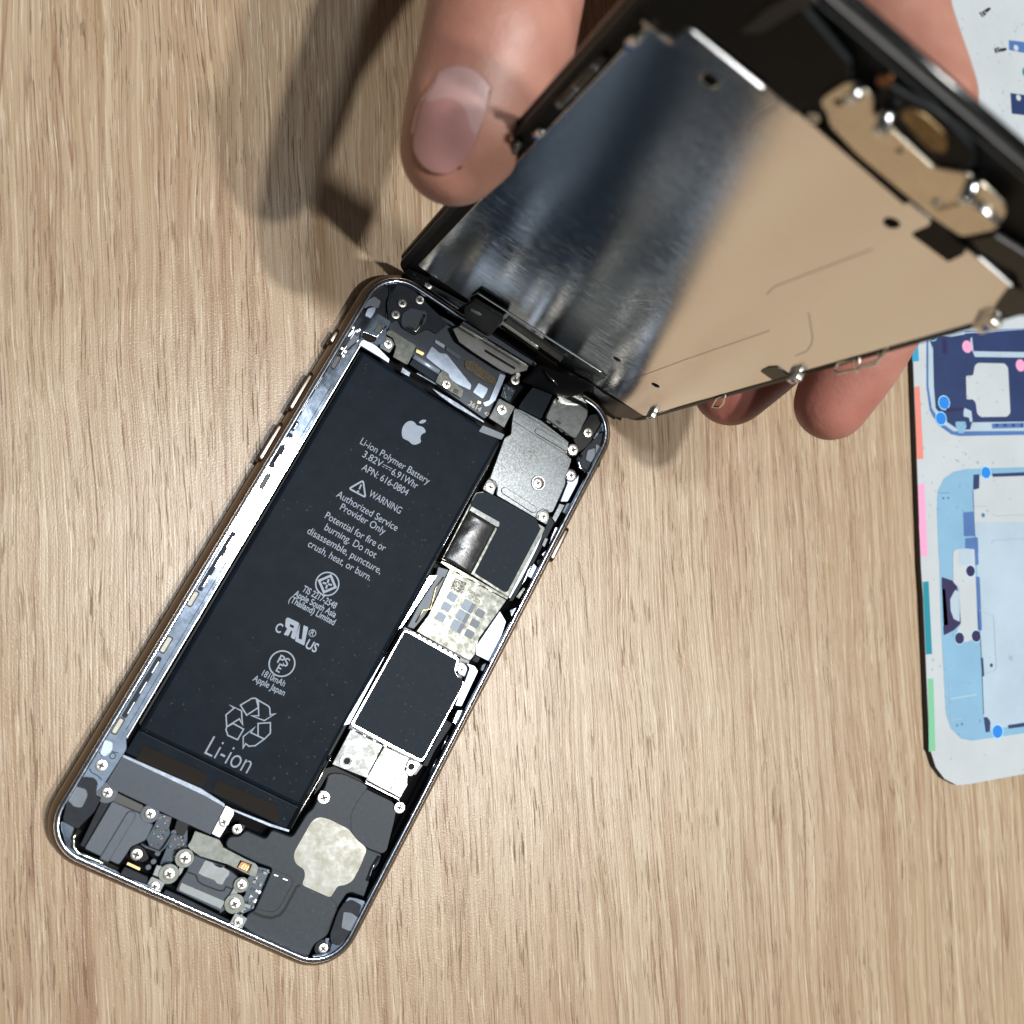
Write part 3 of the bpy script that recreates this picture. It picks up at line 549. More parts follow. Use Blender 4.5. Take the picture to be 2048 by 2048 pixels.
plate('port_label', P('A', [(1500, 1305), (1575, 1330), (1590, 1355), (1650, 1380), (1670, 1370), (1735, 1410), (1730, 1450), (1700, 1480), (1665, 1545), (1610, 1530), (1590, 1500), (1470, 1455), (1430, 1430)], 4.6), 4.45, 4.62, silver, port, r=.15, bev=.03)
plate('port_bar', P('A', [(1270, 1520), (1690, 1700), (1680, 1730), (1650, 1780), (1610, 1760), (1250, 1600), (1245, 1570)], 4.7), 4.4, 4.72, silver, port, r=.15, bev=.06)
stroke('port_groove', [(P('A', [(1330, 1420), (1410, 1450), (1430, 1510), (1470, 1540), (1630, 1600), (1680, 1600), (1700, 1560), (1790, 1600)], 4.55), False)], .3, 4.53, seam, port)
for c, x, y, r1, r2 in (('A', 1300, 1288, 62, 72), ('A', 1148, 1440, 60, 76), ('A', 1848, 1545, 52, 60), ('A', 1782, 1728, 60, 78)):
    q = on(*px(c, x, y), 5.1); plate('washer', circ(*q, r2 / 4.83 * .125, 28), 4.6, 5.05, cream, phone, bev=.08); screw(c, x, y, r1 * .92, 5.04, phone)
plate('screw_arm', P('A', [(1270, 1330), (1310, 1350), (1275, 1430), (1240, 1470), (1215, 1450)], 5.0), 4.6, 5.0, silver, phone, r=.2)
plate('screw_arm', P('A', [(1780, 1560), (1830, 1590), (1780, 1680), (1730, 1700), (1720, 1670)], 5.0), 4.6, 5.0, silver, phone, r=.2)
for c, x, y, s_ in (('A', 1010, 1560, 58), ('A', 1815, 1905, 55)):
    q = on(*px(c, x, y), 5.3); h_ = s_ / 4.83 * .125; plate('corner_bracket', rr(q[0] - h_, q[1] - h_, q[0] + h_, q[1] + h_, .3, 3), 4.6, 5.3, silver, phone); screw(c, x, y, 44, 5.28, phone)
plate('corner_bracket', P('A', [(1030, 1350), (1100, 1370), (1070, 1480), (990, 1450)], 4.9), 4.4, 4.9, silver, phone, r=.15)
plate('gold_bar', P('A', [(750, 1320), (880, 1380), (865, 1410), (735, 1350)], 4.4), 3.8, 4.4, gold, phone, r=.1)
plate('screw_tab', P('A', [(770, 1200), (850, 1150), (920, 1200), (960, 1290), (900, 1330), (780, 1290)], 4.5), 3.6, 4.55, black, phone, r=.5)
plate('screw_arm', P('B', [(375, 1340), (450, 1360), (440, 1400), (395, 1380), (380, 1440), (350, 1420)], 4.9), 4.4, 4.9, silver, phone, r=.1)
tube('flex_strap', [(*on(*px('A', x, y), 4.6), 4.5) for x, y in ((880, 1150), (930, 1180), (1060, 1230), (1110, 1180), (1190, 1050), (1250, 1080))], .22, motor, phone, 6)
plate('small_flex', P('A', [(1230, 900), (1350, 950), (1290, 1080), (1190, 1040)], 4.2), 3, 4.2, black, phone, r=.6)
for x, y in ((1195, 1040), (950, 1375), (1000, 1320), (1040, 1240)): q = on(*px('A', x, y), 4.4); plate('chip', circ(*q, .55, 12), 3.6, 4.4, motor, phone)
plate('circuit_board', P('A', [(1060, 850), (1180, 890), (1150, 1000), (1180, 1060), (1060, 1220), (960, 1180), (930, 1100), (1010, 960)], 3.6), 1.4, 3.6, pcb, phone, r=.2)
plate('circuit_board', P('A', [(1190, 1060), (1330, 1000), (1330, 1180), (1220, 1280), (1100, 1400), (1060, 1340), (1140, 1150)], 3.5), 1.4, 3.5, pcb, phone, r=.2)
plate('circuit_board', P('B', [(500, 1020), (620, 1050), (470, 1400), (330, 1460), (290, 1430), (400, 1260), (400, 1150)], 3.6), 1.4, 3.6, pcb, phone, r=.2)
def chips(c, poly, n, z, mats, smin=.12, smax=.32):
    xs = [q[0] for q in poly]; ys = [q[1] for q in poly]
    def inside(x, y):
        k = False
        for i in range(len(poly)):
            (x1, y1), (x2, y2) = poly[i - 1], poly[i]
            if (y1 > y) != (y2 > y) and x < (x2 - x1) * (y - y1) / (y2 - y1) + x1: k = not k
        return k
    m_ = 0
    while m_ < n:
        x, y = random.uniform(min(xs), max(xs)), random.uniform(min(ys), max(ys))
        if not inside(x, y): continue
        q = on(*px(c, x, y), z); a = random.uniform(smin, smax); b = random.uniform(smin, smax) * .7
        plate('chip', rr(q[0] - a, q[1] - b, q[0] + a, q[1] + b, .04, 1), z, z + random.uniform(.15, .35), random.choice(mats), phone, bev=.03); m_ += 1
chips('A', [(1070, 860), (1170, 900), (1150, 1060), (1050, 1200), (970, 1160), (1020, 960)], 22, 3.6, [silver, bluegrey, copper, steel])
chips('A', [(1200, 1080), (1310, 1050), (1300, 1180), (1150, 1340), (1110, 1330), (1150, 1160)], 16, 3.5, [silver, black, copper, steel])
chips('B', [(520, 1030), (610, 1060), (470, 1380), (370, 1430), (440, 1220)], 30, 3.6, [silver, bright, steel, bluegrey], .15, .45)
# ---- logic board area, right side
plate('logic_board', P('C', [(1010, 500), (1640, 820), (1600, 1020), (1210, 1810), (1120, 1932), (640, 1932), (330, 1830), (480, 1450)], 2.4), 1.2, 2.4, pcb, phone, r=.3)
plate('side_wall', P('C', [(1250, 0), (1330, 0), (985, 510), (960, 520), (480, 1440), (410, 1460)], 4.4), 1.2, 4.45, rim, phone, bev=.1)
sh = plate('board_shield', P('C', [(1005, 528), (1060, 540), (1535, 800), (1530, 870), (1505, 950), (1580, 1030), (1600, 1045), (1190, 1805), (1160, 1805), (860, 1660), (500, 1460), (490, 1435)], 4.6), 1.6, 4.55, bright, phone, r=.5, bev=.15)
plate('shield_sticker', P('C', [(1010, 548), (1040, 552), (1500, 810), (1520, 830), (1498, 900), (1505, 965), (1570, 1020), (1578, 1060), (1195, 1770), (1160, 1782), (860, 1625), (530, 1445), (528, 1420)], 4.7), 4.5, 4.66, sticker, sh, r=.5, bev=.03)
plate('screw_tab', P('C', [(1535, 840), (1590, 850), (1620, 900), (1590, 990), (1530, 950), (1515, 900)], 4.7), 4.2, 4.7, silver, phone, r=.5); screw('C', 1560, 912, 42, 4.68, phone)
tube('board_edge', [(*on(*px('C', x, y), 3.9), 3.9) for x, y in ((1040, 545), (1300, 680), (1540, 810))], .35, brown, phone)
for k in range(9): q = on(*px('C', 1100 + 50 * k, 560 + 27 * k), 4.0); plate('shield_clip', rr(q[0] - .35, q[1] - .12, q[0] + .35, q[1] + .12, .05, 1), 3.6, 4.3, bright if k % 2 else steel, phone, bev=.03)
for k in range(8): q = on(*px('C', 520 + 50 * k, 1500 + 25 * k), 4.0); plate('shield_clip', rr(q[0] - .35, q[1] - .12, q[0] + .35, q[1] + .12, .05, 1), 3.6, 4.2, brown if k % 2 else steel, phone, bev=.03)
for k in range(5): q = on(*px('C', 870 + 48 * k, 1640 + 25 * k), 4.3); plate('shield_clip', rr(q[0] - .4, q[1] - .2, q[0] + .25, q[1] + .25, .05, 1), 4.0, 4.5, steel if k % 2 else cream, phone, bev=.03)
# connector covers under it
plate('connector_cover', P('C', [(490, 1490), (802, 1648), (655, 1932), (700, 1960), (640, 1960), (310, 1830)], 4.6), 3.6, 4.6, silver, phone, r=.2)
plate('connector_cover', PA([('C', 815, 1655), ('C', 1050, 1770), ('C', 1010, 1880), ('C', 1040, 1932), ('B', 1820, 310), ('B', 1760, 420), ('B', 1455, 262), ('B', 1590, 20)], 4.62), 3.6, 4.62, silver, phone, r=.15)
plate('screw_tab', PA([('C', 1055, 1780), ('C', 1160, 1815), ('C', 1120, 1900), ('C', 1060, 1950), ('C', 1015, 1900)], 4.6), 3.9, 4.6, silver, phone, r=.4)
for x, y in ((455, 1797), (1072, 1850)):
    q = on(*px('C', x, y), 4.6); plate('washer', circ(*q, 1.55 if x < 600 else 1.0, 28), 4.5, 4.85, bright, phone, bev=.1, holes=[circ(*q, 1.0 if x < 600 else .7, 24)]); plate('screw_hole', circ(*q, .7, 20), 4.5, 4.7, pit, phone)
plate('rolled_edge', P('B', [(1455, 262), (1760, 420), (1750, 455), (1440, 300)], 4.2), 3.2, 4.2, steel, phone, r=.1, bev=.3)
plate('foam_ring', PA([('B', 1100, 160), ('B', 1180, 140), ('B', 1410, 255), ('B', 1440, 290), ('B', 1270, 215), ('B', 1170, 200), ('B', 1110, 240), ('B', 1060, 330), ('B', 1000, 400), ('B', 1000, 380)], 4.2), 3, 4.2, black, phone, r=.3)
for a, b in (((1010, 330), (1020, 360)), ((960, 400), (940, 470)), ((900, 500), (930, 450)), ((1150, 60), (1130, 110)), ((1130, 90), (1160, 100))):
    tube('wall_clip', [(*on(*px('B', *a), 4.2), 4.2), (*on(*px('B', *b), 4.2), 4.1)], .14, steel, phone, 6)
tube('battery_wall_edge', [(*on(*px('B', x, y), 4.4), 4.4) for x, y in ((1150, 50), (1050, 250), (890, 520), (800, 690))], .14, bright, phone, 6)
tube('battery_wall_edge', [(*on(*px('D', x, y), 4.4), 4.4) for x, y in ((1000, 120), (850, 400), (720, 620), (440, 1130), (340, 1310))], .12, steel, phone, 6)
# SIM reader
sim = plate('sim_reader', PA([('D', 480, 1390), ('D', 1030, 1690), ('D', 980, 1760), ('D', 880, 1900), ('C', 1730, 610), ('C', 1690, 770), ('C', 1640, 830), ('C', 1125, 545), ('C', 1240, 390), ('C', 1330, 200)], 4.5), 2.2, 4.5, cream, phone, r=.2)
for x, y, hw, hh, two in ((1468, 212, 42, 36, 0), (1412, 308, 42, 36, 0), (1360, 405, 42, 36, 0), (1625, 302, 56, 46, 1), (1570, 398, 56, 46, 1), (1518, 495, 56, 46, 1), (1740, 370, 40, 34, 2), (1688, 468, 40, 34, 2), (1635, 568, 40, 34, 2)):
    q = on(*px('C', x, y), 4.5); a, b = hw / 4.83 * .125, hh / 4.83 * .125
    plate('reader_window', rr(q[0] - a, q[1] - b, q[0] + a, q[1] + b, .35, 4), 4.45, 4.52, tape if two == 2 else window, sim, bev=.02)
    if two == 1: plate('reader_window', rr(q[0] + a * .35, q[1] - b, q[0] + a, q[1] + b, .25, 4), 4.5, 4.55, tape, sim, bev=.02)
q0 = [on(*px('C', *s_), 4.52) for s_ in ((1500, 30), (1610, 75), (1560, 185), (1452, 130))]
bmq = bmesh.new()
for i in range(12):
    for j in range(12):
        if random.random() < .55 or i == 0 or j == 0:
            def bl(u, v): a = Vector(q0[0]).lerp(Vector(q0[1]), u); b = Vector(q0[3]).lerp(Vector(q0[2]), u); return a.lerp(b, v)
            vs = [bmq.verts.new((*(bl(u, v) * MM), 4.515 * MM)) for u, v in ((i / 12, j / 12), ((i + 1) / 12, j / 12), ((i + 1) / 12, (j + 1) / 12), (i / 12, (j + 1) / 12))]
            bmq.faces.new(vs[::-1])
bmesh.ops.recalc_face_normals(bmq, faces=bmq.faces)
bm_obj('engraved_patch', bmq, mat('engraved_brown', (.045, .028, .025), .5), sim)
text_obj('engraved_text', [("FGM43840", px('C', 1622, 150), px('C', 1750, 212), .75, .0), ("ZXTFQJYA", px('C', 1600, 192), px('C', 1742, 262), .85, .0)], 4.515, MATS['engraved_brown'], sim)
plate('reader_slide', PA([('D', 370, 1370), ('D', 470, 1400), ('D', 330, 1700), ('C', 1200, 400), ('C', 1100, 520), ('C', 1040, 500), ('C', 1150, 290), ('C', 1300, 60)], 4.1), 3.0, 4.1, tape, phone, r=.2)
tube('reader_spring', [(*on(*px('C', x, y), 4.4), 4.3) for x, y in ((1390, 20), (1310, 130), (1290, 220), (1260, 330), (1190, 340), (1120, 460))], .16, gold, phone, 6)
plate('reader_edge', P('D', [(400, 1310), (470, 1335), (690, 1460), (1050, 1665), (1035, 1690), (480, 1395), (390, 1330)], 4.4), 3.4, 4.45, MATS['matt_silver'], phone, bev=.12)
for k in range(8): q = on(*px('D', 500 + 62 * k, 1395 + 34 * k), 4.5); plate('shield_clip', rr(q[0] - .4, q[1] - .12, q[0] + .4, q[1] + .1, .05, 1), 4.2, 4.6, brown if k % 2 else gold, phone, bev=.03)
# upper board shield with folded foil
us = plate('board_shield', P('D', [(730, 650), (800, 640), (1395, 985), (1400, 1010), (1050, 1660), (1030, 1660), (700, 1450), (500, 1340), (400, 1300)], 4.4), 1.6, 4.45, cream, phone, r=.3, bev=.12)
plate('shield_sticker', P('D', [(740, 660), (820, 650), (910, 680), (1310, 900), (1350, 985), (1360, 1000), (1040, 1610), (1010, 1615), (720, 1430), (940, 1000), (690, 840), (680, 760)], 4.5), 4.42, 4.55, sticker, us, r=.4, bev=.03)
plate('foil_fold', P('D', [(690, 780), (965, 935), (960, 985), (930, 985), (665, 825)], 4.95), 4.5, 4.98, silver, phone, r=.15, bev=.12)
# foil flap: curved sheet
a0, a1, b0, b1 = (on(*px('D', *q), 4.9) for q in ((665, 830), (930, 985), (420, 1290), (690, 1445)))
bmf = bmesh.new(); G_ = []
for i in range(13):
    row = []
    for j in range(17):
        u, v = i / 12, j / 16
        q = Vector(a0).lerp(Vector(a1), u).lerp(Vector(b0).lerp(Vector(b1), u), v)
        z = 4.62 + .75 * math.sin(math.pi * min(1, u * 1.05)) ** .8 * (.55 + .45 * math.cos(v * 1.3)) + .05 * math.sin(u * 9 + v * 14)
        row.append(bmf.verts.new((q.x * MM, q.y * MM, z * MM)))
    G_.append(row)
for i in range(12):
    for j in range(16): bmf.faces.new((G_[i][j], G_[i][j + 1], G_[i + 1][j + 1], G_[i + 1][j]))
bmesh.ops.recalc_face_normals(bmf, faces=bmf.faces)
fo = bm_obj('foil_flap', bmf, foilflex, phone, True); so = fo.modifiers.new('s', 'SOLIDIFY'); so.thickness = .08 * MM
plate('board_edge', P('D', [(1395, 990), (1415, 1010), (1075, 1680), (1050, 1665)], 4.0), 3, 4.0, bluefoil, phone, bev=.05)
# big steel shield, upper right
big = plate('steel_cover', PA([('D', 1010, 120), ('D', 1070, 90), ('D', 1080, -30), ('F', 620, 1330), ('F', 680, 1345), ('F', 880, 1450), ('F', 1150, 1660), ('F', 1130, 1790), ('D', 1580, 260), ('D', 1660, 330), ('D', 1640, 400), ('D', 1600, 500), ('D', 1600, 570), ('D', 1480, 840), ('D', 1440, 850), ('D', 1390, 825), ('D', 1330, 890), ('D', 1310, 900), ('D', 930, 680), ('D', 940, 620), ('D', 910, 560), ('D', 865, 520)], 4.9), 3.9, 4.9, steel, phone, r=.4, bev=.15)
for x, y in ((870, 600), (1385, 885)):
    s_ = 62; dx = -1
    plate('screw_tab', P('D', [(x - 20, y - 80), (x + 40, y - 60), (x + 60, y), (x + 30, y + 80), (x - 75, y + 20)], 4.75), 4.0, 4.75, silver, phone, r=.5); screw('D', x, y, 44, 4.74, phone)
stroke('cover_groove', [(P('D', [(860, 512), (920, 545), (945, 600), (935, 670)], 4.93), False), (P('D', [(1310, 895), (1330, 840), (1380, 810), (1440, 830)], 4.93), False)], .22, 4.93, recess, big)
ra, rb = on(*px('D', 1010, 635), 4.9), on(*px('D', 1285, 815), 4.9); plate('pressed_ridge', caps(ra, rb, .85), 4.85, 5.15, steel, big, bev=.14)
ra, rb = on(*px('D', 1330, 60), 4.9), on(*px('D', 1600, 220), 4.9); plate('pressed_ridge', caps(ra, rb, .75), 4.85, 5.1, steel, big, bev=.12)
stroke('cover_groove', [(P('F', [(600, 1450), (1100, 1770), (1180, 1790)], 4.93), False), (P('F', [(640, 1340), (1145, 1665)], 4.93), False)], .13, 4.935, recess, big)
q = on(*px('D', 1335, 562), 4.9); plate('pressed_boss', circ(*q, 1.75, 32), 4.8, 5.15, bright, big, bev=.2, holes=[circ(*q, 1.25, 28)]); plate('boss_floor', circ(*q, 1.3, 24), 4.85, 4.95, recess, big); screw('D', 1330, 562, 40, 4.9, phone)
plate('cover_lip', P('D', [(925, 690), (1310, 910), (1280, 925), (915, 715)], 4.2), 3.6, 4.3, cream, phone, bev=.15)
for c, x, y, r_ in (('D', 1670, 242, 46), ('D', 1650, 487, 42)):
    q = on(*px(c, x, y), 4.9); plate('screw_tab', circ(*q, 1.5, 28), 4.2, 4.88, silver, phone, bev=.12); screw(c, x, y, r_, 4.86, phone)
# corner top-right
plate('corner_pad', PA([('D', 1730, 420), ('D', 1700, 330), ('F', 1290, 1740), ('F', 1440, 1580), ('F', 1490, 1560), ('F', 1510, 1620), ('F', 1480, 1760), ('D', 1930, 400), ('D', 1860, 450), ('D', 1790, 470)], 4.9), 4.0, 4.95, rubber, phone, r=.5)
plate('corner_tape', P('F', [(1330, 1740), (1400, 1720), (1400, 1800), (1360, 1860), (1310, 1830)], 5.1), 4.8, 5.15, tape, phone, r=.4, bev=.05)
plate('corner_tape', P('F', [(1410, 1680), (1465, 1710), (1440, 1850), (1400, 1880)], 5.1), 4.8, 5.1, tape, phone, r=.3, bev=.05)
tube('corner_clip', [(*on(*px('D', x, y), 5.1), 5.1) for x, y in ((1755, 290), (1722, 360), (1735, 410), (1805, 455))], .38, rim, phone)
plate('corner_flange', PA([('F', 1380, 1630), ('F', 1490, 1440), ('F', 1525, 1480), ('F', 1530, 1560), ('F', 1450, 1560), ('F', 1400, 1640)], 5.2), 4.4, 5.25, flange, phone, r=.3)
screw('F', 1330, 1572, 42, 4.7, phone, mt=screwm); plate('camera_block', PA([('F', 1190, 1640), ('F', 1350, 1400), ('F', 1480, 1380), ('F', 1480, 1480), ('F', 1330, 1700), ('F', 1250, 1760)], 4.6), 1.4, 4.65, black, phone, r=.3)
cm = plate('camera_can', P('F', [(1020, 1210), (1130, 1180), (1330, 1300), (1340, 1400), (1220, 1635), (1180, 1620), (925, 1440), (930, 1400)], 5.2), 3.0, 5.2, silver, phone, r=.9, bev=.25)
for k in range(4): q = on(*px('F', 950 + 60 * k, 1470 + 40 * k), 4.6); plate('shield_clip', rr(q[0] - .5, q[1] - .15, q[0] + .5, q[1] + .15, .05, 1), 4.2, 4.7, steel, phone, bev=.03)
plate('dark_foam', P('F', [(700, 1260), (840, 1080), (1000, 1190), (880, 1440), (660, 1330)], 4.3), 2.0, 4.3, sticker, phone, r=.3)
plate('gold_screw_seat', circ(*on(*px('F', 1840, 1500), 4), .1, 8), 1.2, 1.3, pit, phone)
# ---- top area, left part
plate('antenna_board', P('E', [(475, 580), (440, 440), (470, 300), (620, 240), (760, 330), (1190, 560), (1570, 780), (1600, 1010), (1440, 1400), (1400, 1440), (800, 1010), (700, 850), (500, 720)], 3.7), 1.4, 3.7, bluegrey, phone, r=.6)
plate('black_cover', P('E', [(450, 300), (530, 110), (700, 180), (900, 380), (1050, 520), (930, 620), (850, 570), (720, 630), (600, 560), (560, 480), (470, 520)], 4.2), 3.0, 4.2, rubber, phone, r=.5)
plate('module_cap', P('E', [(600, 420), (680, 360), (840, 400), (840, 480), (760, 600), (590, 540), (590, 480)], 4.5), 3.6, 4.5, bluegrey, phone, r=.5, bev=.15)
tube('module_edge', [(*on(*px('E', x, y), 4.6), 4.55) for x, y in ((655, 545), (735, 592), (770, 545), (815, 430))], .34, cream, phone, 8, .5)
for x, y, r_ in ((600, 322, 42), (535, 432, 42), (768, 292, 40), (1062, 382, 40)): screw('E', x, y, r_, 4.3, phone)
cp = plate('clip_plate', P('E', [(500, 580), (740, 730), (725, 760), (660, 910), (640, 915), (510, 840), (540, 740), (510, 660), (440, 620), (460, 580)], 4.6), 4.1, 4.6, cream, phone, r=.2)
plate('clip_plate', P('E', [(435, 635), (500, 665), (530, 720), (480, 805), (380, 750), (395, 700)], 4.7), 4.2, 4.7, silver, phone, r=.3); screw('E', 465, 712, 42, 4.69, phone)
plate('dark_flex', P('E', [(725, 830), (960, 960), (920, 1080), (670, 910)], 4.2), 3.0, 4.2, sticker, phone, r=.15)
tube('silver_tube', [(*on(*px('E', x, y), 4.6), 4.4) for x, y in ((715, 835), (960, 985))], .55, bluefoil, phone, 12, .7)
plate('gold_contact', P('E', [(740, 760), (820, 800), (800, 830), (730, 795)], 4.2), 3.9, 4.2, gold, phone, r=.1)
plate('pale_window', P('E', [(890, 735), (960, 800), (1030, 810), (1270, 1110), (1260, 1160), (1090, 1080), (1040, 1010), (830, 840)], 3.85), 3.6, 3.82, bluefoil, phone, r=.35, bev=.03)
plate('pale_window', P('E', [(1340, 1090), (1430, 1145), (1420, 1180), (1380, 1245), (1285, 1180)], 3.85), 3.6, 3.82, bluefoil, phone, r=.25, bev=.03)
plate('pale_window', P('E', [(1545, 1000), (1600, 1020), (1500, 1260), (1440, 1310), (1400, 1320), (1380, 1280), (1440, 1260), (1520, 1070)], 3.85), 3.6, 3.9, bluefoil, phone, r=.2, bev=.03)
plate('speckled_foam', P('E', [(1210, 870), (1300, 880), (1520, 1060), (1500, 1110), (1400, 1080), (1200, 940)], 3.9), 3.6, 3.95, speckle, phone, r=.3)
plate('foil_bar', P('E', [(1030, 740), (1170, 830), (1175, 860), (1140, 860), (1020, 775)], 4.0), 3.7, 4.0, motor, phone, r=.15)
plate('foil_bar', P('E', [(925, 670), (1015, 725), (1005, 760), (915, 700)], 4.0), 3.7, 4.0, bluefoil, phone, r=.15)
text_obj('board_number', [("3614", px('E', 1248, 1285), px('E', 1362, 1352), 1.15, .01), ("42", px('E', 1395, 1380), px('E', 1438, 1402), .8, .01)], 3.72, MATS['cream_pad'], phone)
plate('gold_contact', P('E', [(1335, 1260), (1365, 1275), (1355, 1295), (1325, 1285)], 3.8), 3.6, 3.8, gold, phone, bev=.03)
plate('small_clamp', P('E', [(990, 960), (1050, 1000), (1060, 1040), (1120, 1090), (1200, 1165), (1170, 1240), (1070, 1180), (920, 1085), (940, 1030)], 4.5), 3.9, 4.5, cream, phone, r=.2); screw('E', 1028, 1102, 42, 4.49, phone)
plate('clamp_mark', P('E', [(1105, 1140), (1150, 1160), (1130, 1195), (1090, 1175)], 4.52), 4.45, 4.53, recess, phone, r=.2, bev=.01)
plate('corner_bracket', P('E', [(1540, 1240), (1690, 1320), (1585, 1525), (1440, 1430)], 5.0), 4.2, 5.0, silver, phone, r=.15); screw('E', 1565, 1345, 46, 4.99, phone)
screw('E', 1690, 1065, 42, 4.7, phone); q = on(*px('E', 1715, 1015), 4.9); plate('washer', circ(*q, .6, 16), 4.5, 5.2, screwm, phone)
plate('circuit_board', P('E', [(1590, 1100), (1700, 1150), (1640, 1280), (1550, 1220)], 4.0), 3, 4.0, pcb, phone, r=.2)
chips('E', [(1580, 1110), (1690, 1150), (1640, 1270), (1555, 1215)], 16, 4.0, [bright, black, pcb], .08, .2)
for pts in ([(885, 1150), (900, 1140), (1140, 1280), (1400, 1460), (1390, 1485), (1100, 1320), (960, 1220)], [(740, 985), (935, 1095), (925, 1115), (730, 1005)], [(600, 930), (690, 990), (670, 1040), (580, 990)]):
    plate('frame_rail', P('E', pts, 4.6), 3.6, 4.65, rim, phone, r=.2, bev=.2)
plate('corner_pad', P('E', [(190, 480), (280, 250), (400, 145), (460, 165), (470, 230), (440, 300), (440, 480), (350, 470), (300, 550), (210, 530)], 5.0), 4.0, 5.05, rubber, phone, r=.5)
plate('corner_tape', P('E', [(220, 330), (330, 255), (395, 300), (370, 370), (290, 345), (225, 370)], 5.2), 5.0, 5.25, tape, phone, r=.3, bev=.05)
plate('corner_tape', P('E', [(270, 370), (345, 355), (340, 400), (300, 465), (240, 440)], 5.3), 5.0, 5.3, bluefoil, phone, r=.4, bev=.05)
plate('corner_flange', P('E', [(470, 100), (560, 120), (480, 290), (460, 300), (480, 190), (420, 130)], 5.4), 4.5, 5.4, flange, phone, r=.3)
# connectors and flexes reaching from the board up to the display
plate('flex_plate', P('T', [(600, 1190), (665, 1160), (900, 1290), (1190, 1475), (1180, 1510), (1050, 1540), (960, 1500), (760, 1370), (650, 1290)], 6.0), 5.6, 6.0, MATS['dark_satin'], phone, r=.12)
for pts in ([(850, 1345), (1090, 1490), (1080, 1505), (845, 1365)], [(930, 1300), (1100, 1400), (1090, 1415), (920, 1320)]): plate('flex_slot', P('T', pts, 6.05), 5.95, 6.04, pit, phone, r=.1, bev=.01)
for a_, b_ in (((668, 1155), (832, 1255)), ((880, 1275), (1188, 1465))): plate('flex_edge', caps(on(*px('T', *a_), 9.2), on(*px('T', *b_), 9.2), .24, 5), 8.9, 9.2, silver, phone, bev=.03)
plate('flex_stack', P('T', [(690, 1120), (860, 1180), (1200, 1390), (1250, 1440), (1190, 1460), (880, 1265), (850, 1250), (670, 1145)], 7.5), 6.4, 7.5, bluegrey, phone, r=.2)
plate('flex_stack', P('T', [(880, 1200), (960, 1180), (1250, 1340), (1260, 1400), (1190, 1400)], 9.0), 8.0, 8.6, rubber, phone, r=.2)

# ================================================================== DISPLAY (its own frame: x across, y up, z towards the phone side)
DM = DR.copy(); DM.translation = DM.translation * MM
disp = thing('lifted_display', 'upright screen assembly held by the hand, its mirror-like metal back plate facing the camera', 'phone screen', DM)
HW, HL = 30.5, 106.8
plate('cover_glass', rr(-34.0, -12.3, 33.3, 121.8, 7.0, 10), -3.0, -1.9, glassm, disp, bev=.35)
plate('display_frame', rr(-33.4, -11.8, 32.6, 121.3, 6.5, 10), -1.9, -.55, bezel, disp, bev=.15)
plate('frame_step', rr(-32.2, -10.5, 31.6, 120.3, 5.5, 10), -.6, -.2, black, disp, bev=.1)
def D_(c, l, h): return P(c, l, h, 'D')
def dh(c, x, y, r_): q = on(*px(c, x, y), .3, 'D'); return circ(*q, r_, 18)
mh = [dh('M', 848, 625, 1.05), dh('N', 900, 1725, 1.05), dh('Q', 322, 652, .9), dh('Q', 620, 852, .9), dh('F', 615, 508, .8)]
outline = [(-30.4, 0), (-30.4, 101.5), (-29.0, 106.8), (-24.0, 106.8), (-22.0, 104.2), (-20.5, 106.8), (27.5, 106.8), (30.6, 102), (30.6, 0.3), (29.5, -.6), (20, -.6)]
pl = plate('metal_shield', [(-30.4, 0), (-30.4, 103.0), (-28.2, 106.0), (-22.5, 106.8), (27.8, 106.8), (30.6, 103), (30.6, -.6), (20, -.8)], -.2, .3, shield, disp, r=.8, bev=.12, holes=mh)
for h_ in mh: plate('shield_hole', [(x, y) for x, y in h_], -.25, -.1, pit, pl, bev=.02)
grv = mat('pressed_line', (.30, .28, .25), .3, 1)
for l_ in ([(D_('Q', [(215, 890), (850, 655), (1505, 430)], .32), False), (D_('Q', [(1480, 150), (1540, 90), (1932, -60), (2300, -200)], .32), False), (D_('Q', [(1805, 290), (1835, 480), (1825, 540), (1790, 590), (1700, 625)], .32), False), (D_('M', [(1390, 800), (1200, 930), (1130, 1000)], .32), False)]): stroke('pressed_line', [l_], .16, .312, grv, pl)
stroke('pressed_line', [(D_('F', [(205, 265), (230, 235), (290, 235), (1450, 960), (1510, 1040), (1390, 1100)], .32), False)], .14, .312, grv, pl)
# bright folded lips at the home-button end
def lip(name, a, b, sec, mt_):     # a folded lip: cross-section (up, out) swept from a to b
    bm = bmesh.new(); R_ = [[bm.verts.new(V((q[0], q[1] + u, o_)) * MM) for u, o_ in sec] for q in (a, b)]; n = len(sec)
    for k in range(n): bm.faces.new((R_[0][k], R_[0][(k + 1) % n], R_[1][(k + 1) % n], R_[1][k]))
    bm.faces.new(R_[0][::-1]); bm.faces.new(R_[1]); bmesh.ops.recalc_face_normals(bm, faces=bm.faces); return bm_obj(name, bm, mt_, disp)
for c, a, b, w_ in (('M', (735, 205), (1275, 645), 1.25), ('O', (1600, 425), (1850, 645), 1.0)):
    qa, qb = on(*px(c, *a), .8, 'D'), on(*px(c, *b), .8, 'D')
    lip('folded_lip', qa, qb, [(.25, .25), (-.15, .25 + w_), (-.45, .25 + w_), (-.45, .25)], bright)
for c, a, b, w_ in (('M', (330, 160), (560, 330), .45), ('M', (1310, 700), (1500, 860), .4), ('N', (750, 930), (1210, 1300), .35)):
    qa, qb = on(*px(c, *a), .6, 'D'), on(*px(c, *b), .6, 'D'); tube('folded_lip', [(qa[0], qa[1], .5), (qb[0], qb[1], .5)], w_, steel, disp, 10, .8)
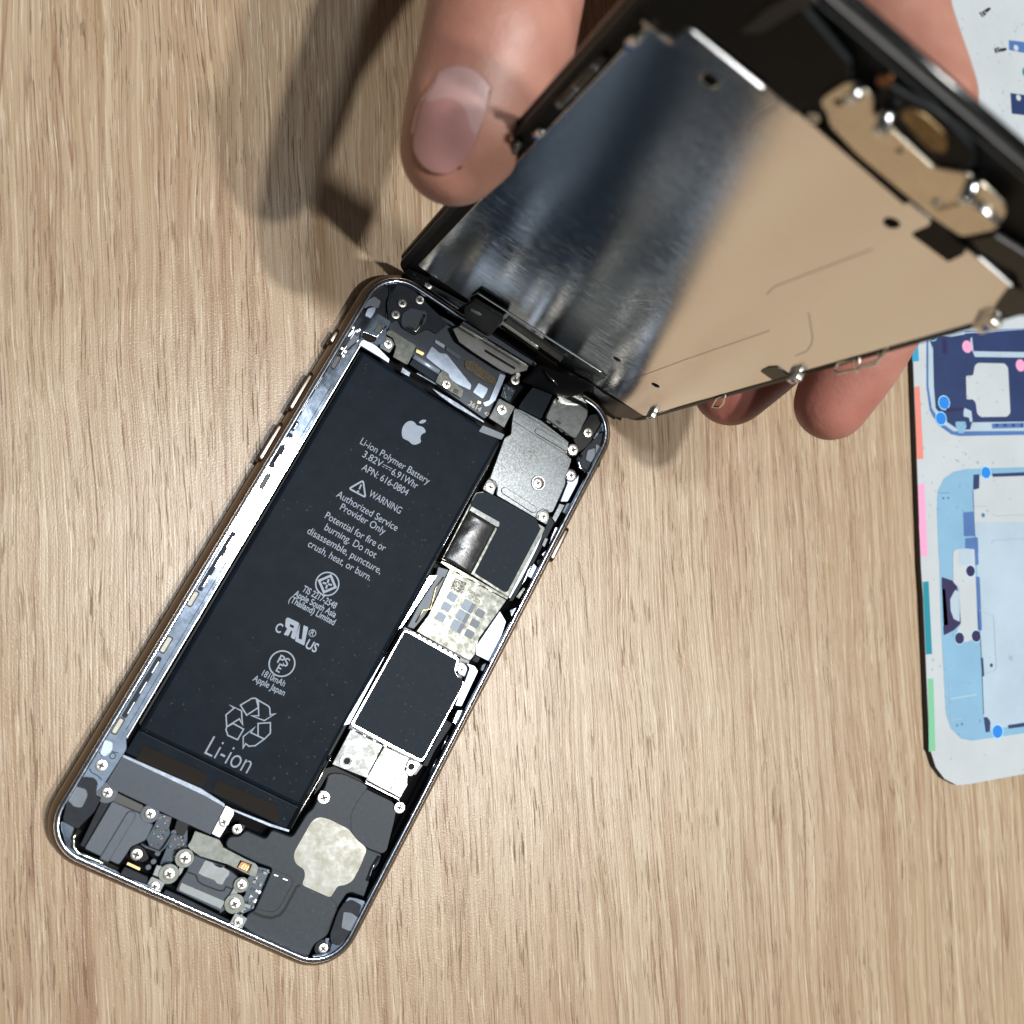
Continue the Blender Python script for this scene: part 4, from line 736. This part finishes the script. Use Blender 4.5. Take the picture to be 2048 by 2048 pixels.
plate('black_flex', D_('M', [(700, 190), (1300, 640), (1530, 880), (1600, 820), (1932, 640), (1932, 500), (1600, 100), (1400, -150), (700, -200), (340, -60), (350, 100), (570, 310), (640, 260)], 1.2), .3, 1.25, black, disp, r=.6, bev=.2)
plate('grey_flex', D_('M', [(1250, 250), (1500, 90), (1700, 0), (1560, -80), (1300, 60), (1080, 250)], 1.4), 1.2, 1.5, olive, disp, r=.6)
hb = plate('home_button_bracket', D_('N', [(340, 790), (430, 720), (560, 640), (650, 655), (760, 760), (750, 860), (790, 900), (1220, 1300), (1480, 1340), (1640, 1450), (1780, 1590), (1785, 1660), (1700, 1780), (1450, 1830), (1330, 1760), (1190, 1665), (1060, 1550), (640, 1200), (420, 970), (400, 870)], 1.7), 1.3, 1.7, tan, disp, r=.8, bev=.12)
plate('bracket_pad', D_('N', [(1220, 1640), (1510, 1570), (1700, 1750), (1450, 1830), (1390, 1800)], 2.1), 1.7, 2.1, tan, disp, r=.5, bev=.1)
qa, qb = on(*px('N', 1540, 1590), 2.2, 'D'), on(*px('N', 1720, 1740), 2.2, 'D'); tube('folded_lip', [(qa[0], qa[1], 2.0), (qb[0], qb[1], 2.0)], .42, bright, disp)
for c, x, y, r_ in (('N', 1240, 1570, 40), ('N', 560, 760, 42), ('N', 300, 900, 50)): screw(c, x, y, r_, 1.7, disp, 'D')
plate('bracket_hole', circ(*on(*px('N', 490, 790), 1.7, 'D'), .55, 14), 1.65, 1.73, pit, disp, bev=.02); plate('bracket_hole', circ(*on(*px('N', 960, 1165), 1.7, 'D'), .4, 14), 1.65, 1.73, recess, disp, bev=.02)
plate('bracket_gap', D_('N', [(330, 1000), (375, 985), (1065, 1545), (1000, 1580)], .5), .3, .6, pit, disp, r=.3)
plate('home_button_cup', D_('N', [(760, 760), (830, 640), (1000, 740), (1300, 900), (1540, 1170), (1530, 1330), (1250, 1320), (800, 900)], 1.2), .2, 1.2, black, disp, r=1.5, bev=.3)
plate('home_button_contact', D_('N', [(1000, 830), (1150, 890), (1320, 1050), (1340, 1140), (1310, 1200), (1180, 1150), (1050, 1000), (960, 900)], 1.5), 1.1, 1.5, MATS['dull_brass'], disp, r=1.2, bev=.2)
plate('home_button_contact', D_('N', [(780, 600), (900, 580), (920, 640), (850, 690), (790, 660)], 1.5), 1.1, 1.5, copper, disp, r=.6, bev=.2)
for x, y in ((910, 800), (1560, 1340)):
    q = on(*px('N', x, y), .5, 'D'); link_o = tube('post', [(q[0], q[1], .3), (q[0], q[1], 4.2)], .9, steel, disp, 16); tube('post_cap', [(q[0], q[1], 4.2), (q[0], q[1], 4.4)], .65, silver, link_o, 16)
q = on(*px('N', 640, 690), 1.8, 'D'); tube('spring_post', [(q[0], q[1], 1.6), (q[0], q[1], 3.2)], .7, bright, disp, 14)
plate('black_tape', D_('O', [(1060, 270), (1195, 210), (1210, 140), (1480, 370), (1470, 420), (1345, 480)], .5), .3, .5, black, disp, r=.3, bev=.03)
plate('black_tape', D_('Q', [(1432, 745), (1490, 715), (1560, 712), (1650, 775), (1525, 812)], .5), .3, .5, olive, disp, r=.2, bev=.03)
plate('corner_frame', D_('O', [(1700, 830), (1830, 660), (1932, 700), (2100, 760), (2100, 900), (1760, 890)], .8), -.4, .8, olive, disp, r=.3)
plate('end_cap', D_('O', [(1530, 300), (1700, 270), (2100, 520), (2100, 740), (1930, 700), (1870, 560), (1600, 400)], 1.0), .2, 1.1, bezel, disp, r=.4)
# clips with thread-lock dots along both long edges
def clip(c, x, y, sz, dot=True, fr='D', hh=1.8):
    q = on(*px(c, x, y), 1.0, fr)
    o = plate('edge_clip', rr(q[0] - sz * .55, q[1] - sz, q[0] + sz * .55, q[1] + sz, .35, 4), -.2, hh, satin, disp, bev=.3)
    plate('clip_eye', circ(q[0], q[1], sz * .28, 12), hh - .05, hh + .12, bluedot if dot else bright, o, bev=.05)
clip('Q', 590, 1085, 1.3); clip('Q', 1700, 790, 1.5); clip('O', 1650, 955, 1.8)
for c, x, y in (('L', 640, 1530), ('L', 1140, 1040), ('L', 1860, 330)):
    q = on(*px(c, x, y), .8, 'D'); o = tube('edge_pin', [(q[0] - .2, q[1] - .3, .8), (q[0] + .3, q[1] + 1.8, .8)], .55, bright, disp, 10); plate('thread_lock', circ(q[0] + .1, q[1] - .9, .5, 12), .5, 1.1, bluedot, o)
for x0, y0, x1, y1 in ((1650, 450, 1290, 830), (990, 1110, 940, 1190)):
    qa, qb = on(*px('L', x0, y0), .4, 'D'), on(*px('L', x1, y1), .4, 'D'); tube('side_bracket', [(qa[0], qa[1], .1), ((qa[0] + qb[0]) / 2, (qa[1] + qb[1]) / 2, .3), (qb[0], qb[1], .1)], .65, olive, disp, 8, .6)
    for t in (.15, .55, .92): q = Vector(qa).lerp(Vector(qb), t); plate('bracket_rivet', circ(q.x, q.y, .42, 12), .2, .75, silver, disp, bev=.1)
def wire(c, pts, r_=.24):
    tube('wire_loop', [(*on(*px(c, x, y), 0, 'D'), .2) for x, y in pts], r_, satin, disp, 6)
wire('Q', [(1060, 1010), (1120, 1015), (1150, 985), (1165, 920), (1100, 945), (1065, 1010)]); wire('O', [(470, 1310), (500, 1330), (640, 1300), (800, 1255), (880, 1130)]); wire('O', [(480, 1290), (500, 1250), (630, 1220), (640, 1330)]); wire('O', [(660, 1210), (670, 1280), (810, 1230), (820, 1170)])
wire('Q', [(650, 1060), (790, 1010), (960, 960), (1080, 930)], .12)
plate('side_gasket', D_('Q', [(640, 1010), (1100, 875), (1180, 850), (1260, 890), (1180, 920), (650, 1060)], -.1), -.9, -.1, black, disp, r=.2)
plate('side_gasket', D_('O', [(230, 1290), (480, 1200), (880, 1090), (1440, 950), (1500, 985), (880, 1140), (480, 1290), (250, 1350)], -.1), -.9, -.1, black, disp, r=.2)
# earpiece / front camera end near the hinge
plate('earpiece_cover', D_('T', [(385, 830), (700, 1000), (740, 940), (790, 920), (1750, 1530), (1790, 1570), (1690, 1615), (1660, 1590), (1440, 1460), (960, 1180), (680, 1010), (640, 1040), (380, 860)], .6), .1, .55, steel, disp, r=.4, bev=.08)
plate('front_camera_block', D_('T', [(760, 970), (980, 1100), (975, 1150), (880, 1250), (680, 1110), (690, 1020)], 2.4), 1.5, 2.4, black, disp, r=.3, bev=.2)
plate('block_label', D_('T', [(745, 1030), (830, 1075), (815, 1090), (735, 1050)], 2.5), 2.35, 2.45, steel, disp, bev=.02)
qa, qb = on(*px('T', 1000, 1150), 1.8, 'D'), on(*px('T', 1432, 1450), 1.8, 'D'); lip('connector_bar', qa, qb, [(.35, .4), (-.15, 1.5), (-.7, 1.5), (-.7, .4)], silver)
qa, qb = on(*px('T', 985, 1165), 1.6, 'D'), on(*px('T', 1415, 1465), 1.6, 'D'); tube('connector_bar', [(qa[0], qa[1] - 1.0, 1.4), (qb[0], qb[1] - 1.0, 1.4)], .42, brown, disp, 12, .8)
plate('hinge_flex', D_('T', [(980, 1160), (1430, 1470), (1680, 1610), (1932, 1780), (1900, 1900), (1480, 1680), (1200, 1500), (980, 1260), (900, 1230)], -.1), -.6, .0, black, disp, r=.6)
plate('corner_piece', D_('T', [(200, 780), (260, 730), (420, 800), (400, 850), (380, 860), (200, 850)], .3), -.3, .3, black, disp, r=.3)
for x, y in ((300, 770), (330, 800)): plate('tiny_hole', circ(*on(*px('T', x, y), .35, 'D'), .35, 12), .28, .36, steel, disp, bev=.01)
plate('oval_slot', circ(*on(*px('F', 1335, 975), .32, 'D'), 1.3, 20, .45, 0), .5, .58, pit, disp, bev=.01)
plate('earpiece_mesh', D_('F', [(1370, 1100), (1480, 1190), (1880, 1405), (1780, 1440), (1600, 1420), (1520, 1360), (1400, 1200)], .1), -.5, .1, olive, disp, r=.3)
# curved black flex sheets hanging from the screen into the phone
def sheet(name, A_, B_, C_, D2, mt_, sag):   # quad patch A-B (top) to D-C (bottom), bulging
    bm = bmesh.new(); G2 = []
    for i in range(11):
        row = []
        for j in range(11):
            u, v = i / 10, j / 10
            q = A_.lerp(B_, u).lerp(D2.lerp(C_, u), v) + sag * math.sin(math.pi * v)
            row.append(bm.verts.new(q * MM))
        G2.append(row)
    for i in range(10):
        for j in range(10): bm.faces.new((G2[i][j], G2[i][j + 1], G2[i + 1][j + 1], G2[i + 1][j]))
    o = bm_obj(name, bm, mt_, disp, True); o.matrix_parent_inverse = DM.inverted(); s = o.modifiers.new('s', 'SOLIDIFY'); s.thickness = .12 * MM; return o
V = Vector
def at_y(c, x, y, Y): d = ray(*px(c, x, y)); return CC + d * ((Y - CC.y) / d.y)
def at_z(c, x, y, Z_): d = ray(*px(c, x, y)); return CC + d * ((Z_ - CC.z) / d.z)
sheet('display_flex', at_y('F', 840, 900, 66.8), at_y('F', 1400, 1120, 66.8), at_z('F', 1080, 1230, 6), at_z('F', 690, 1080, 6), pit, V((0, -1.0, -.4)))
tube('flex_edge', [at_y('F', 900, 960, 66), at_y('F', 1000, 1070, 64.5), at_z('F', 1110, 1190, 7.5)], .16, steel, phone, 6)
sheet('display_flex', at_y('F', 1040, 1010, 66.8), at_y('F', 1240, 1060, 66.8), at_z('F', 1320, 1290, 6.4), at_z('F', 1100, 1180, 6.4), foilflex, V((0, -.8, 1.0)))

# ================================================================== HAND
def capsule_bm(bm, chain):
    """chain: (centre, radius) list in mm; overlapping tapered solids, later fused into one surface"""
    for (p0, r0), (p1, r1) in zip(chain, chain[1:]):
        p0, p1 = V(p0), V(p1); n = max(2, int((p1 - p0).length / 1.6))
        for k in range(n + 1):
            t = k / n; q = p0.lerp(p1, t); r = r0 + (r1 - r0) * t
            bmesh.ops.create_icosphere(bm, subdivisions=3, radius=r * MM, matrix=Matrix.Translation(q * MM))
bm = bmesh.new()
thumb = [(at_dist(908, 300, 173), 9.0), (at_dist(950, 222, 172), 11.1), (at_dist(996, 90, 176), 12.3), (at_dist(1022, -60, 186), 12.8), (at_dist(1095, -280, 205), 15.0), (at_dist(1200, -480, 232), 18.5)]
capsule_bm(bm, thumb)
kB, kC = at_dist(1640, -330, 240), at_dist(1400, -520, 245)
f2 = [(at_dist(1662, 808, 208), 7.4), (at_dist(1712, 715, 208), 9.0), (at_dist(1785, 590, 207), 8.8), (at_dist(1838, 210, 190), 9.2), (at_dist(1768, 60, 200), 10.8), (at_dist(1740, -120, 216), 13), (kB, 16)]
capsule_bm(bm, f2)
f1 = [(at_dist(1462, 776, 224), 8.4), (at_dist(1530, 712, 226), 9.2), (at_dist(1640, 600, 226), 9.2), (at_dist(1750, 420, 207), 9.0), (at_dist(1660, 150, 210), 10), (at_dist(1600, -150, 225), 12.5), (kB, 16)]
capsule_bm(bm, f1)
f0 = [(V((28, 84, 30)), 7.0), (V((34, 92, 46)), 8.2), (at_dist(1600, 420, 208), 9), (at_dist(1480, 180, 212), 9.8), (at_dist(1392, -40, 215), 11.5), (kC, 17)]
capsule_bm(bm, f0)
wr = at_dist(1330, -1150, 320)
capsule_bm(bm, [(at_dist(1200, -480, 232), 18.5), (kC, 17), (kB, 15)])
capsule_bm(bm, [(at_dist(1200, -480, 232), 18.5), (wr, 21)]); capsule_bm(bm, [(kC, 17), (wr, 21)]); capsule_bm(bm, [(kB, 15), (wr, 21)])
capsule_bm(bm, [(kC, 17), (wr, 22), (at_dist(1250, -1600, 400), 28)])
me = bpy.data.meshes.new('hand'); bm.to_mesh(me); bm.free()
tmp = bpy.data.objects.new('tmp', me); sc.collection.objects.link(tmp)
md = tmp.modifiers.new('r', 'REMESH'); md.mode = 'VOXEL'; md.voxel_size = .0011
md2 = tmp.modifiers.new('s', 'SMOOTH'); md2.iterations = 14; md2.factor = .6
dg = bpy.context.evaluated_depsgraph_get(); hm = bpy.data.meshes.new_from_object(tmp.evaluated_get(dg)); bpy.data.objects.remove(tmp)
for f in hm.polygons: f.use_smooth = True
hand = link('hand', hm, skin)
hand['label'] = 'bare hand gripping the upright screen, thumb on one edge and fingertips behind the other'; hand['category'] = 'hand'
# thumb nail: a curved plate lying on the thumb surface, facing the camera
def thumb_at(d):
    for (p0, r0), (p1, r1) in zip(thumb, thumb[1:]):
        p0, p1 = V(p0), V(p1); l = (p1 - p0).length
        if d <= l: return p0.lerp(p1, d / l), r0 + (r1 - r0) * d / l
        d -= l
from mathutils.bvhtree import BVHTree
hand_bvh = BVHTree.FromPolygons([v.co.copy() for v in hm.vertices], [tuple(f.vertices) for f in hm.polygons])
def nail_patch(name, mt_, s0, s1, half, lift, turn):
    bm = bmesh.new(); nu, nv = 22, 22; G3 = []; sm, sh_ = (s0 + s1) / 2, (s1 - s0) / 2
    for i in range(nu + 1):
        row = []
        for j in range(nv + 1):
            u, v = -1 + 2 * i / nu, -1 + 2 * j / nv
            uu = u * math.sqrt(max(0, 1 - .5 * abs(v) ** 3)); vv = v * math.sqrt(max(0, 1 - .42 * u * u))
            d_ = sm + vv * sh_; c_, r = thumb_at(max(0, d_)); ax = (thumb_at(max(0, d_) + 1)[0] - c_).normalized()
            out = (CC - c_); out = (out - ax * out.dot(ax)).normalized(); sd = ax.cross(out).normalized()
            a = uu * half + turn; q = out * math.cos(a) + sd * math.sin(a)
            if d_ < 0: q = (q * math.cos(-d_ / r) - ax * math.sin(-d_ / r)).normalized()
            hit = hand_bvh.ray_cast((c_ + q * 30) * MM, -q)      # lay the nail on the skin
            q = hit[0] / MM + q * (lift + .10 * math.cos(uu * 1.4))
            row.append(bm.verts.new(q * MM))
        G3.append(row)
    for i in range(nu):
        for j in range(nv): bm.faces.new((G3[i][j], G3[i + 1][j], G3[i + 1][j + 1], G3[i][j + 1]))
    bmesh.ops.recalc_face_normals(bm, faces=bm.faces)
    o = bm_obj(name, bm, mt_, hand, True); sf = o.modifiers.new('s', 'SOLIDIFY'); sf.thickness = .3 * MM; sf.offset = 0
    o.data.materials.append(nailmoon)
    for f in o.data.polygons:
        if f.index % nv >= nv - 4: f.material_index = 1
    return o
nail_patch('thumb_nail', nail, -3.6, 8.4, .50, .10, -.28)
fold = mat('nail_fold_skin', (.30, .105, .08), .5, spec=.4); fp_ = []
for k in range(48):
    t = 2 * math.pi * k / 48; u, v = math.cos(t), math.sin(t)
    if v < -.55: continue
    e = max(abs(u), abs(v)); u, v = u / e, v / e
    uu = u * math.sqrt(max(0, 1 - .5 * abs(v) ** 3)); vv = v * math.sqrt(max(0, 1 - .42 * u * u)); d_ = 2.4 + vv * 6.2
    c_, r = thumb_at(max(0, d_)); ax = (thumb_at(max(0, d_) + 1)[0] - c_).normalized(); out = (CC - c_); out = (out - ax * out.dot(ax)).normalized(); sd = ax.cross(out).normalized()
    a = uu * .52 - .28; q = out * math.cos(a) + sd * math.sin(a)
    if d_ < 0: q = (q * math.cos(-d_ / r) - ax * math.sin(-d_ / r)).normalized()
    hit = hand_bvh.ray_cast((c_ + q * 30) * MM, -q); fp_.append((k, hit[0] / MM + q * .02))
st_ = max(range(len(fp_)), key=lambda i: (fp_[i][0] - fp_[i - 1][0]) % 48); fp_ = fp_[st_:] + fp_[:st_]
tube('nail_fold', [p_ for k, p_ in fp_], .34, skin, hand, 8)

# ================================================================== CARD
CZ = 1.8
card = thing('screw_mat', 'white printed magnetic mat with phone diagrams and coloured dots beside the wood edge', 'magnetic mat')
def Cd(c, l): return P(c, l, CZ)
k0, k1, k2 = V(on(1826, 640, CZ)), V(on(1862, 1510, CZ)), V(on(2048, 1545, CZ))
dl = (k1 - k0).normalized()
body = P('V', [(185, 300), (200, 500), (245, 1560), (290, 1700), (350, 1780), (440, 1825), (540, 1815), (913, 1745)], CZ)
top = on(1806, 250, CZ)
far1 = V(on(2048, 1547, CZ)); e1 = (far1 - V(body[-2])).normalized()
bodyp = body[:-1] + [tuple(far1 + e1 * 90), tuple(far1 + e1 * 90 - dl * 330), tuple(k0 - dl * 170)]
cb = plate('card_board', bodyp, .05, CZ - .12, cardedge, card, bev=.1)
cf = plate('card_face', [(x + .25, y) for x, y in bodyp], CZ - .12, CZ, whitecard, card, bev=.08)
def pr(pts, mt_, lv, r_=0., nm='printed_shape', c='Z'):
    lv += .35 if c == 'V' else 0; z = CZ + .012 + .02 * lv
    q = P(c, pts, z); q = q if area(q) > 0 else q[::-1]
    if r_: q = rnd(q, r_)
    bm = bmesh.new(); bm.faces.new([bm.verts.new((x * MM, y * MM, z * MM)) for x, y in q]); bmesh.ops.triangulate(bm, faces=bm.faces)
    return bm_obj(nm, bm, mt_, cf)
def dot(c, x, y, r_, mt_, ring=True):
    q = V(on(*px(c, x, y), CZ)); a = math.atan2(dl.y, dl.x)
    for k, (rr_, m_) in enumerate(((r_ * 1.12, ringp), (r_, mt_)) if ring else ((r_, mt_),)):
        z = CZ + .012 + .02 * (5 + k); bm = bmesh.new(); bm.faces.new([bm.verts.new((x_ * MM, y_ * MM, z * MM)) for x_, y_ in circ(q.x, q.y, rr_, 32)]); bm_obj('printed_dot', bm, m_, cf)
for c, pts, m_ in (('U', [(145, 180), (200, 160), (210, 345), (155, 350)], cyan), ('U', [(172, 562), (215, 555), (248, 1165), (192, 1170)], coral), ('U', [(200, 1382), (256, 1376), (282, 1932), (220, 1932)], pink), ('V', [(175, 0), (222, 0), (238, 215), (190, 222)], pink),
                   ('V', [(203, 400), (243, 395), (268, 905), (225, 910)], teal), ('V', [(238, 1080), (277, 1078), (291, 1585), (245, 1592)], greenp)): pr(pts, m_, 1, c=c, nm='printed_bar')
# upper diagram: open housing
pr([(272, 100), (272, 560), (300, 760), (370, 880), (480, 960), (560, 975), (1400, 960), (1400, 60)], midblue, 1, c='U'); pr([(288, 120), (290, 560), (318, 740), (390, 860), (500, 935), (1400, 930), (1400, 60)], paleprint, 2, c='U')
pr([(325, 130), (335, 560), (350, 740), (450, 860), (540, 920), (640, 920), (655, 860), (1400, 850), (1400, 60)], navy, 3, c='U'); pr([(285, 120), (325, 240), (330, 130)], navy, 4, c='U')
pr([(660, 860), (1400, 850), (1400, 925), (665, 915)], paleprint, 4, c='U')
pr([(605, 470), (665, 465), (680, 380), (710, 360), (930, 365), (958, 400), (978, 780), (950, 812), (730, 815), (700, 790), (685, 690), (660, 665), (610, 668)], paleprint, 4, .5, c='U').data.materials[0] = whitecard
pr([(660, 262), (1400, 275), (1400, 320), (680, 310)], paleprint, 4, c='U'); pr([(655, 140), (668, 260), (655, 262), (640, 160)], paleprint, 4, c='U')
pr([(515, 855), (600, 852), (610, 900), (590, 930), (590, 950), (540, 950), (540, 930), (520, 900)], skyblue, 4, .4, c='U'); pr([(585, 735), (650, 765), (660, 850), (640, 860), (630, 820), (585, 810)], paleprint, 4, c='U')
pr([(440, 740), (590, 735), (590, 755), (440, 775)], indigo, 5, c='U'); pr([(405, 160), (440, 160), (450, 290), (410, 280)], indigo, 5, c='U'); pr([(370, 125), (470, 110), (590, 75), (595, 120), (480, 140)], paleprint, 5, c='U')
pr([(820, 870), (1092, 862), (1092, 905), (825, 912)], midblue, 5, c='U')
for k in range(4): pr([(840 + 70 * k, 880), (880 + 70 * k, 872), (870 + 70 * k, 900)], navy, 6, c='U')
for x, y in ((612, 225), (1060, 382)): dot('U', x, y, 1.75 if False else 1.72, pink, False)
dot('U', 418, 695, 1.78, azure); dot('U', 392, 828, 1.72, azure); dot('U', 770, 1282, 1.62, azure); dot('U', 322, 130, 1.4, teal)
# lower diagram: display back
pr([(360, 1600), (365, 1440), (420, 1330), (500, 1275), (600, 1252), (1400, 1225), (1400, 2000), (375, 2000)], skyblue, 1, c='U')
pr([(310, -20), (490, -20), (1000, -20), (1000, 1450), (545, 1515), (470, 1500), (400, 1430), (365, 1330), (330, 700)], skyblue, 1, c='V')
pr([(700, 1310), (1400, 1290), (1400, 2000), (690, 2000), (665, 1600), (668, 1430), (700, 1420)], whitecard, 2, c='U'); pr([(570, -20), (1000, -20), (1000, 1400), (780, 1420), (660, 1450), (630, 1340), (600, 700)], paleprint, 2, c='V')
pr([(825, 1290), (1400, 1265), (1400, 1300), (828, 1318)], navy, 3, c='U'); pr([(668, 1298), (718, 1296), (716, 1415), (665, 1425)], navy, 3, .3, c='U'); pr([(582, 1615), (668, 1608), (678, 1815), (588, 1815)], midblue, 3, c='U'); pr([(598, 1860), (705, 1830), (710, 1960), (600, 1960)], midblue, 3, c='U')
pr([(500, 95), (585, 85), (595, 275), (572, 285), (560, 170), (500, 165)], midblue, 3, c='V'); pr([(570, 360), (602, 365), (618, 740), (588, 735)], midblue, 3, c='V'); pr([(335, 365), (440, 400), (470, 690), (420, 740), (350, 775), (345, 710), (380, 700), (360, 450), (335, 445)], indigo, 3, .3, c='V')
pr([(415, 190), (435, 172), (500, 165), (565, 170), (575, 400), (590, 790), (500, 825), (440, 740), (470, 690), (455, 440), (415, 400)], whitecard, 4, .4, c='V'); pr([(395, 520), (430, 455), (458, 470), (462, 680), (420, 660), (398, 600)], paleprint, 4, .3, c='V'); pr([(455, 172), (555, 168), (560, 275), (460, 282)], paleprint, 5, .2, c='V')
dot('V', 535, 323, 1.5, indigo); dot('V', 458, 795, 1.55, indigo); dot('V', 575, 780, 1.55, indigo); dot('V', 725, 1450, 1.75, azure); dot('V', 820, 935, .7, linep, False); dot('V', 682, 985, .5, navy, False); dot('U', 747, 1640, .6, midblue, False)
pr([(630, 1350), (655, 1348), (678, 1380), (675, 1450), (645, 1458)], navy, 4, .3, c='V'); pr([(800, 1405), (1000, 1375), (1000, 1405), (805, 1430)], navy, 4, c='V'); pr([(610, 935), (625, 930), (635, 1060), (620, 1065)], navy, 4, c='V')
def prl(c, pts, w_, m_, lv=5): z = CZ + .012 + .02 * lv; stroke('printed_line', [(P(c, pts, z), False)], w_, z, m_, cf)
prl('V', [(640, 1040), (700, 1030), (720, 1000), (700, 640), (600, 600)], .16, linep); prl('V', [(685, 130), (700, 108), (1000, 90)], .2, linep); prl('U', [(680, 1565), (790, 1565)], .16, linep); prl('U', [(825, 1630), (860, 1645), (1200, 1630)], .16, linep)
prl('U', [(665, 1430), (675, 1700), (690, 1960)], .22, midblue); prl('V', [(590, 600), (612, 860), (630, 1330)], .2, navy); prl('V', [(400, 1220), (580, 1190)], .3, paleprint); prl('V', [(390, 1110), (400, 1370), (480, 1360)], .16, paleprint)
for c, x, y in (('V', 442, 1407), ('V', 476, 1398), ('U', 413, 1497), ('U', 454, 1495)): dot(c, x, y, .32, midblue, False)
prl('U', [(390, 1455), (465, 1450)], .16, midblue)
# blue mark with a hole, top right
for pts, hc, m_ in (([(1807, 310), (1910, 322), (2010, 345), (2010, 420), (1905, 405), (1810, 385)], (1863, 370), midblue), ([(1820, 718), (2010, 745), (2010, 900), (1830, 878)], (1882, 755), navy)):
    pr([(x, y) for x, y in pts], m_, 2, c='N')
    z = CZ + .012 + .06; q = V(on(*px('N', *hc), z)); bm = bmesh.new(); bm.faces.new([bm.verts.new((x_ * MM, y_ * MM, z * MM)) for x_, y_ in circ(q.x, q.y, .9, 24)]); bm_obj('printed_dot', bm, whitecard, cf)
dot('N', 1945, 560, 1.6, teal, False)
# loose screws on the mat
def loose(x0, y0, x1, y1, label):
    a, b = V(on(*px('N', x0, y0), CZ + .7)), V(on(*px('N', x1, y1), CZ + .7)); d = (b - a).normalized()
    t = thing('loose_screw', label, 'screw', group='tiny loose screws on the mat'); t.location = (a.x * MM, a.y * MM, CZ * MM)
    o_ = V((a.x, a.y, CZ))
    tube('screw_head', [V((0, 0, .75)), V((d.x * .5, d.y * .5, .75))], .75, steel, t, 14)
    tube('screw_shank', [V((d.x * .5, d.y * .5, .55)), V(((b - a).x, (b - a).y, .5))], .42, recess, t, 10)
loose(1605, 110, 1660, 65, 'tiny loose screw lying slanted on the white mat, the one nearer the picture top')
loose(1715, 388, 1785, 378, 'tiny loose screw lying level on the white mat beside the blue printed mark')
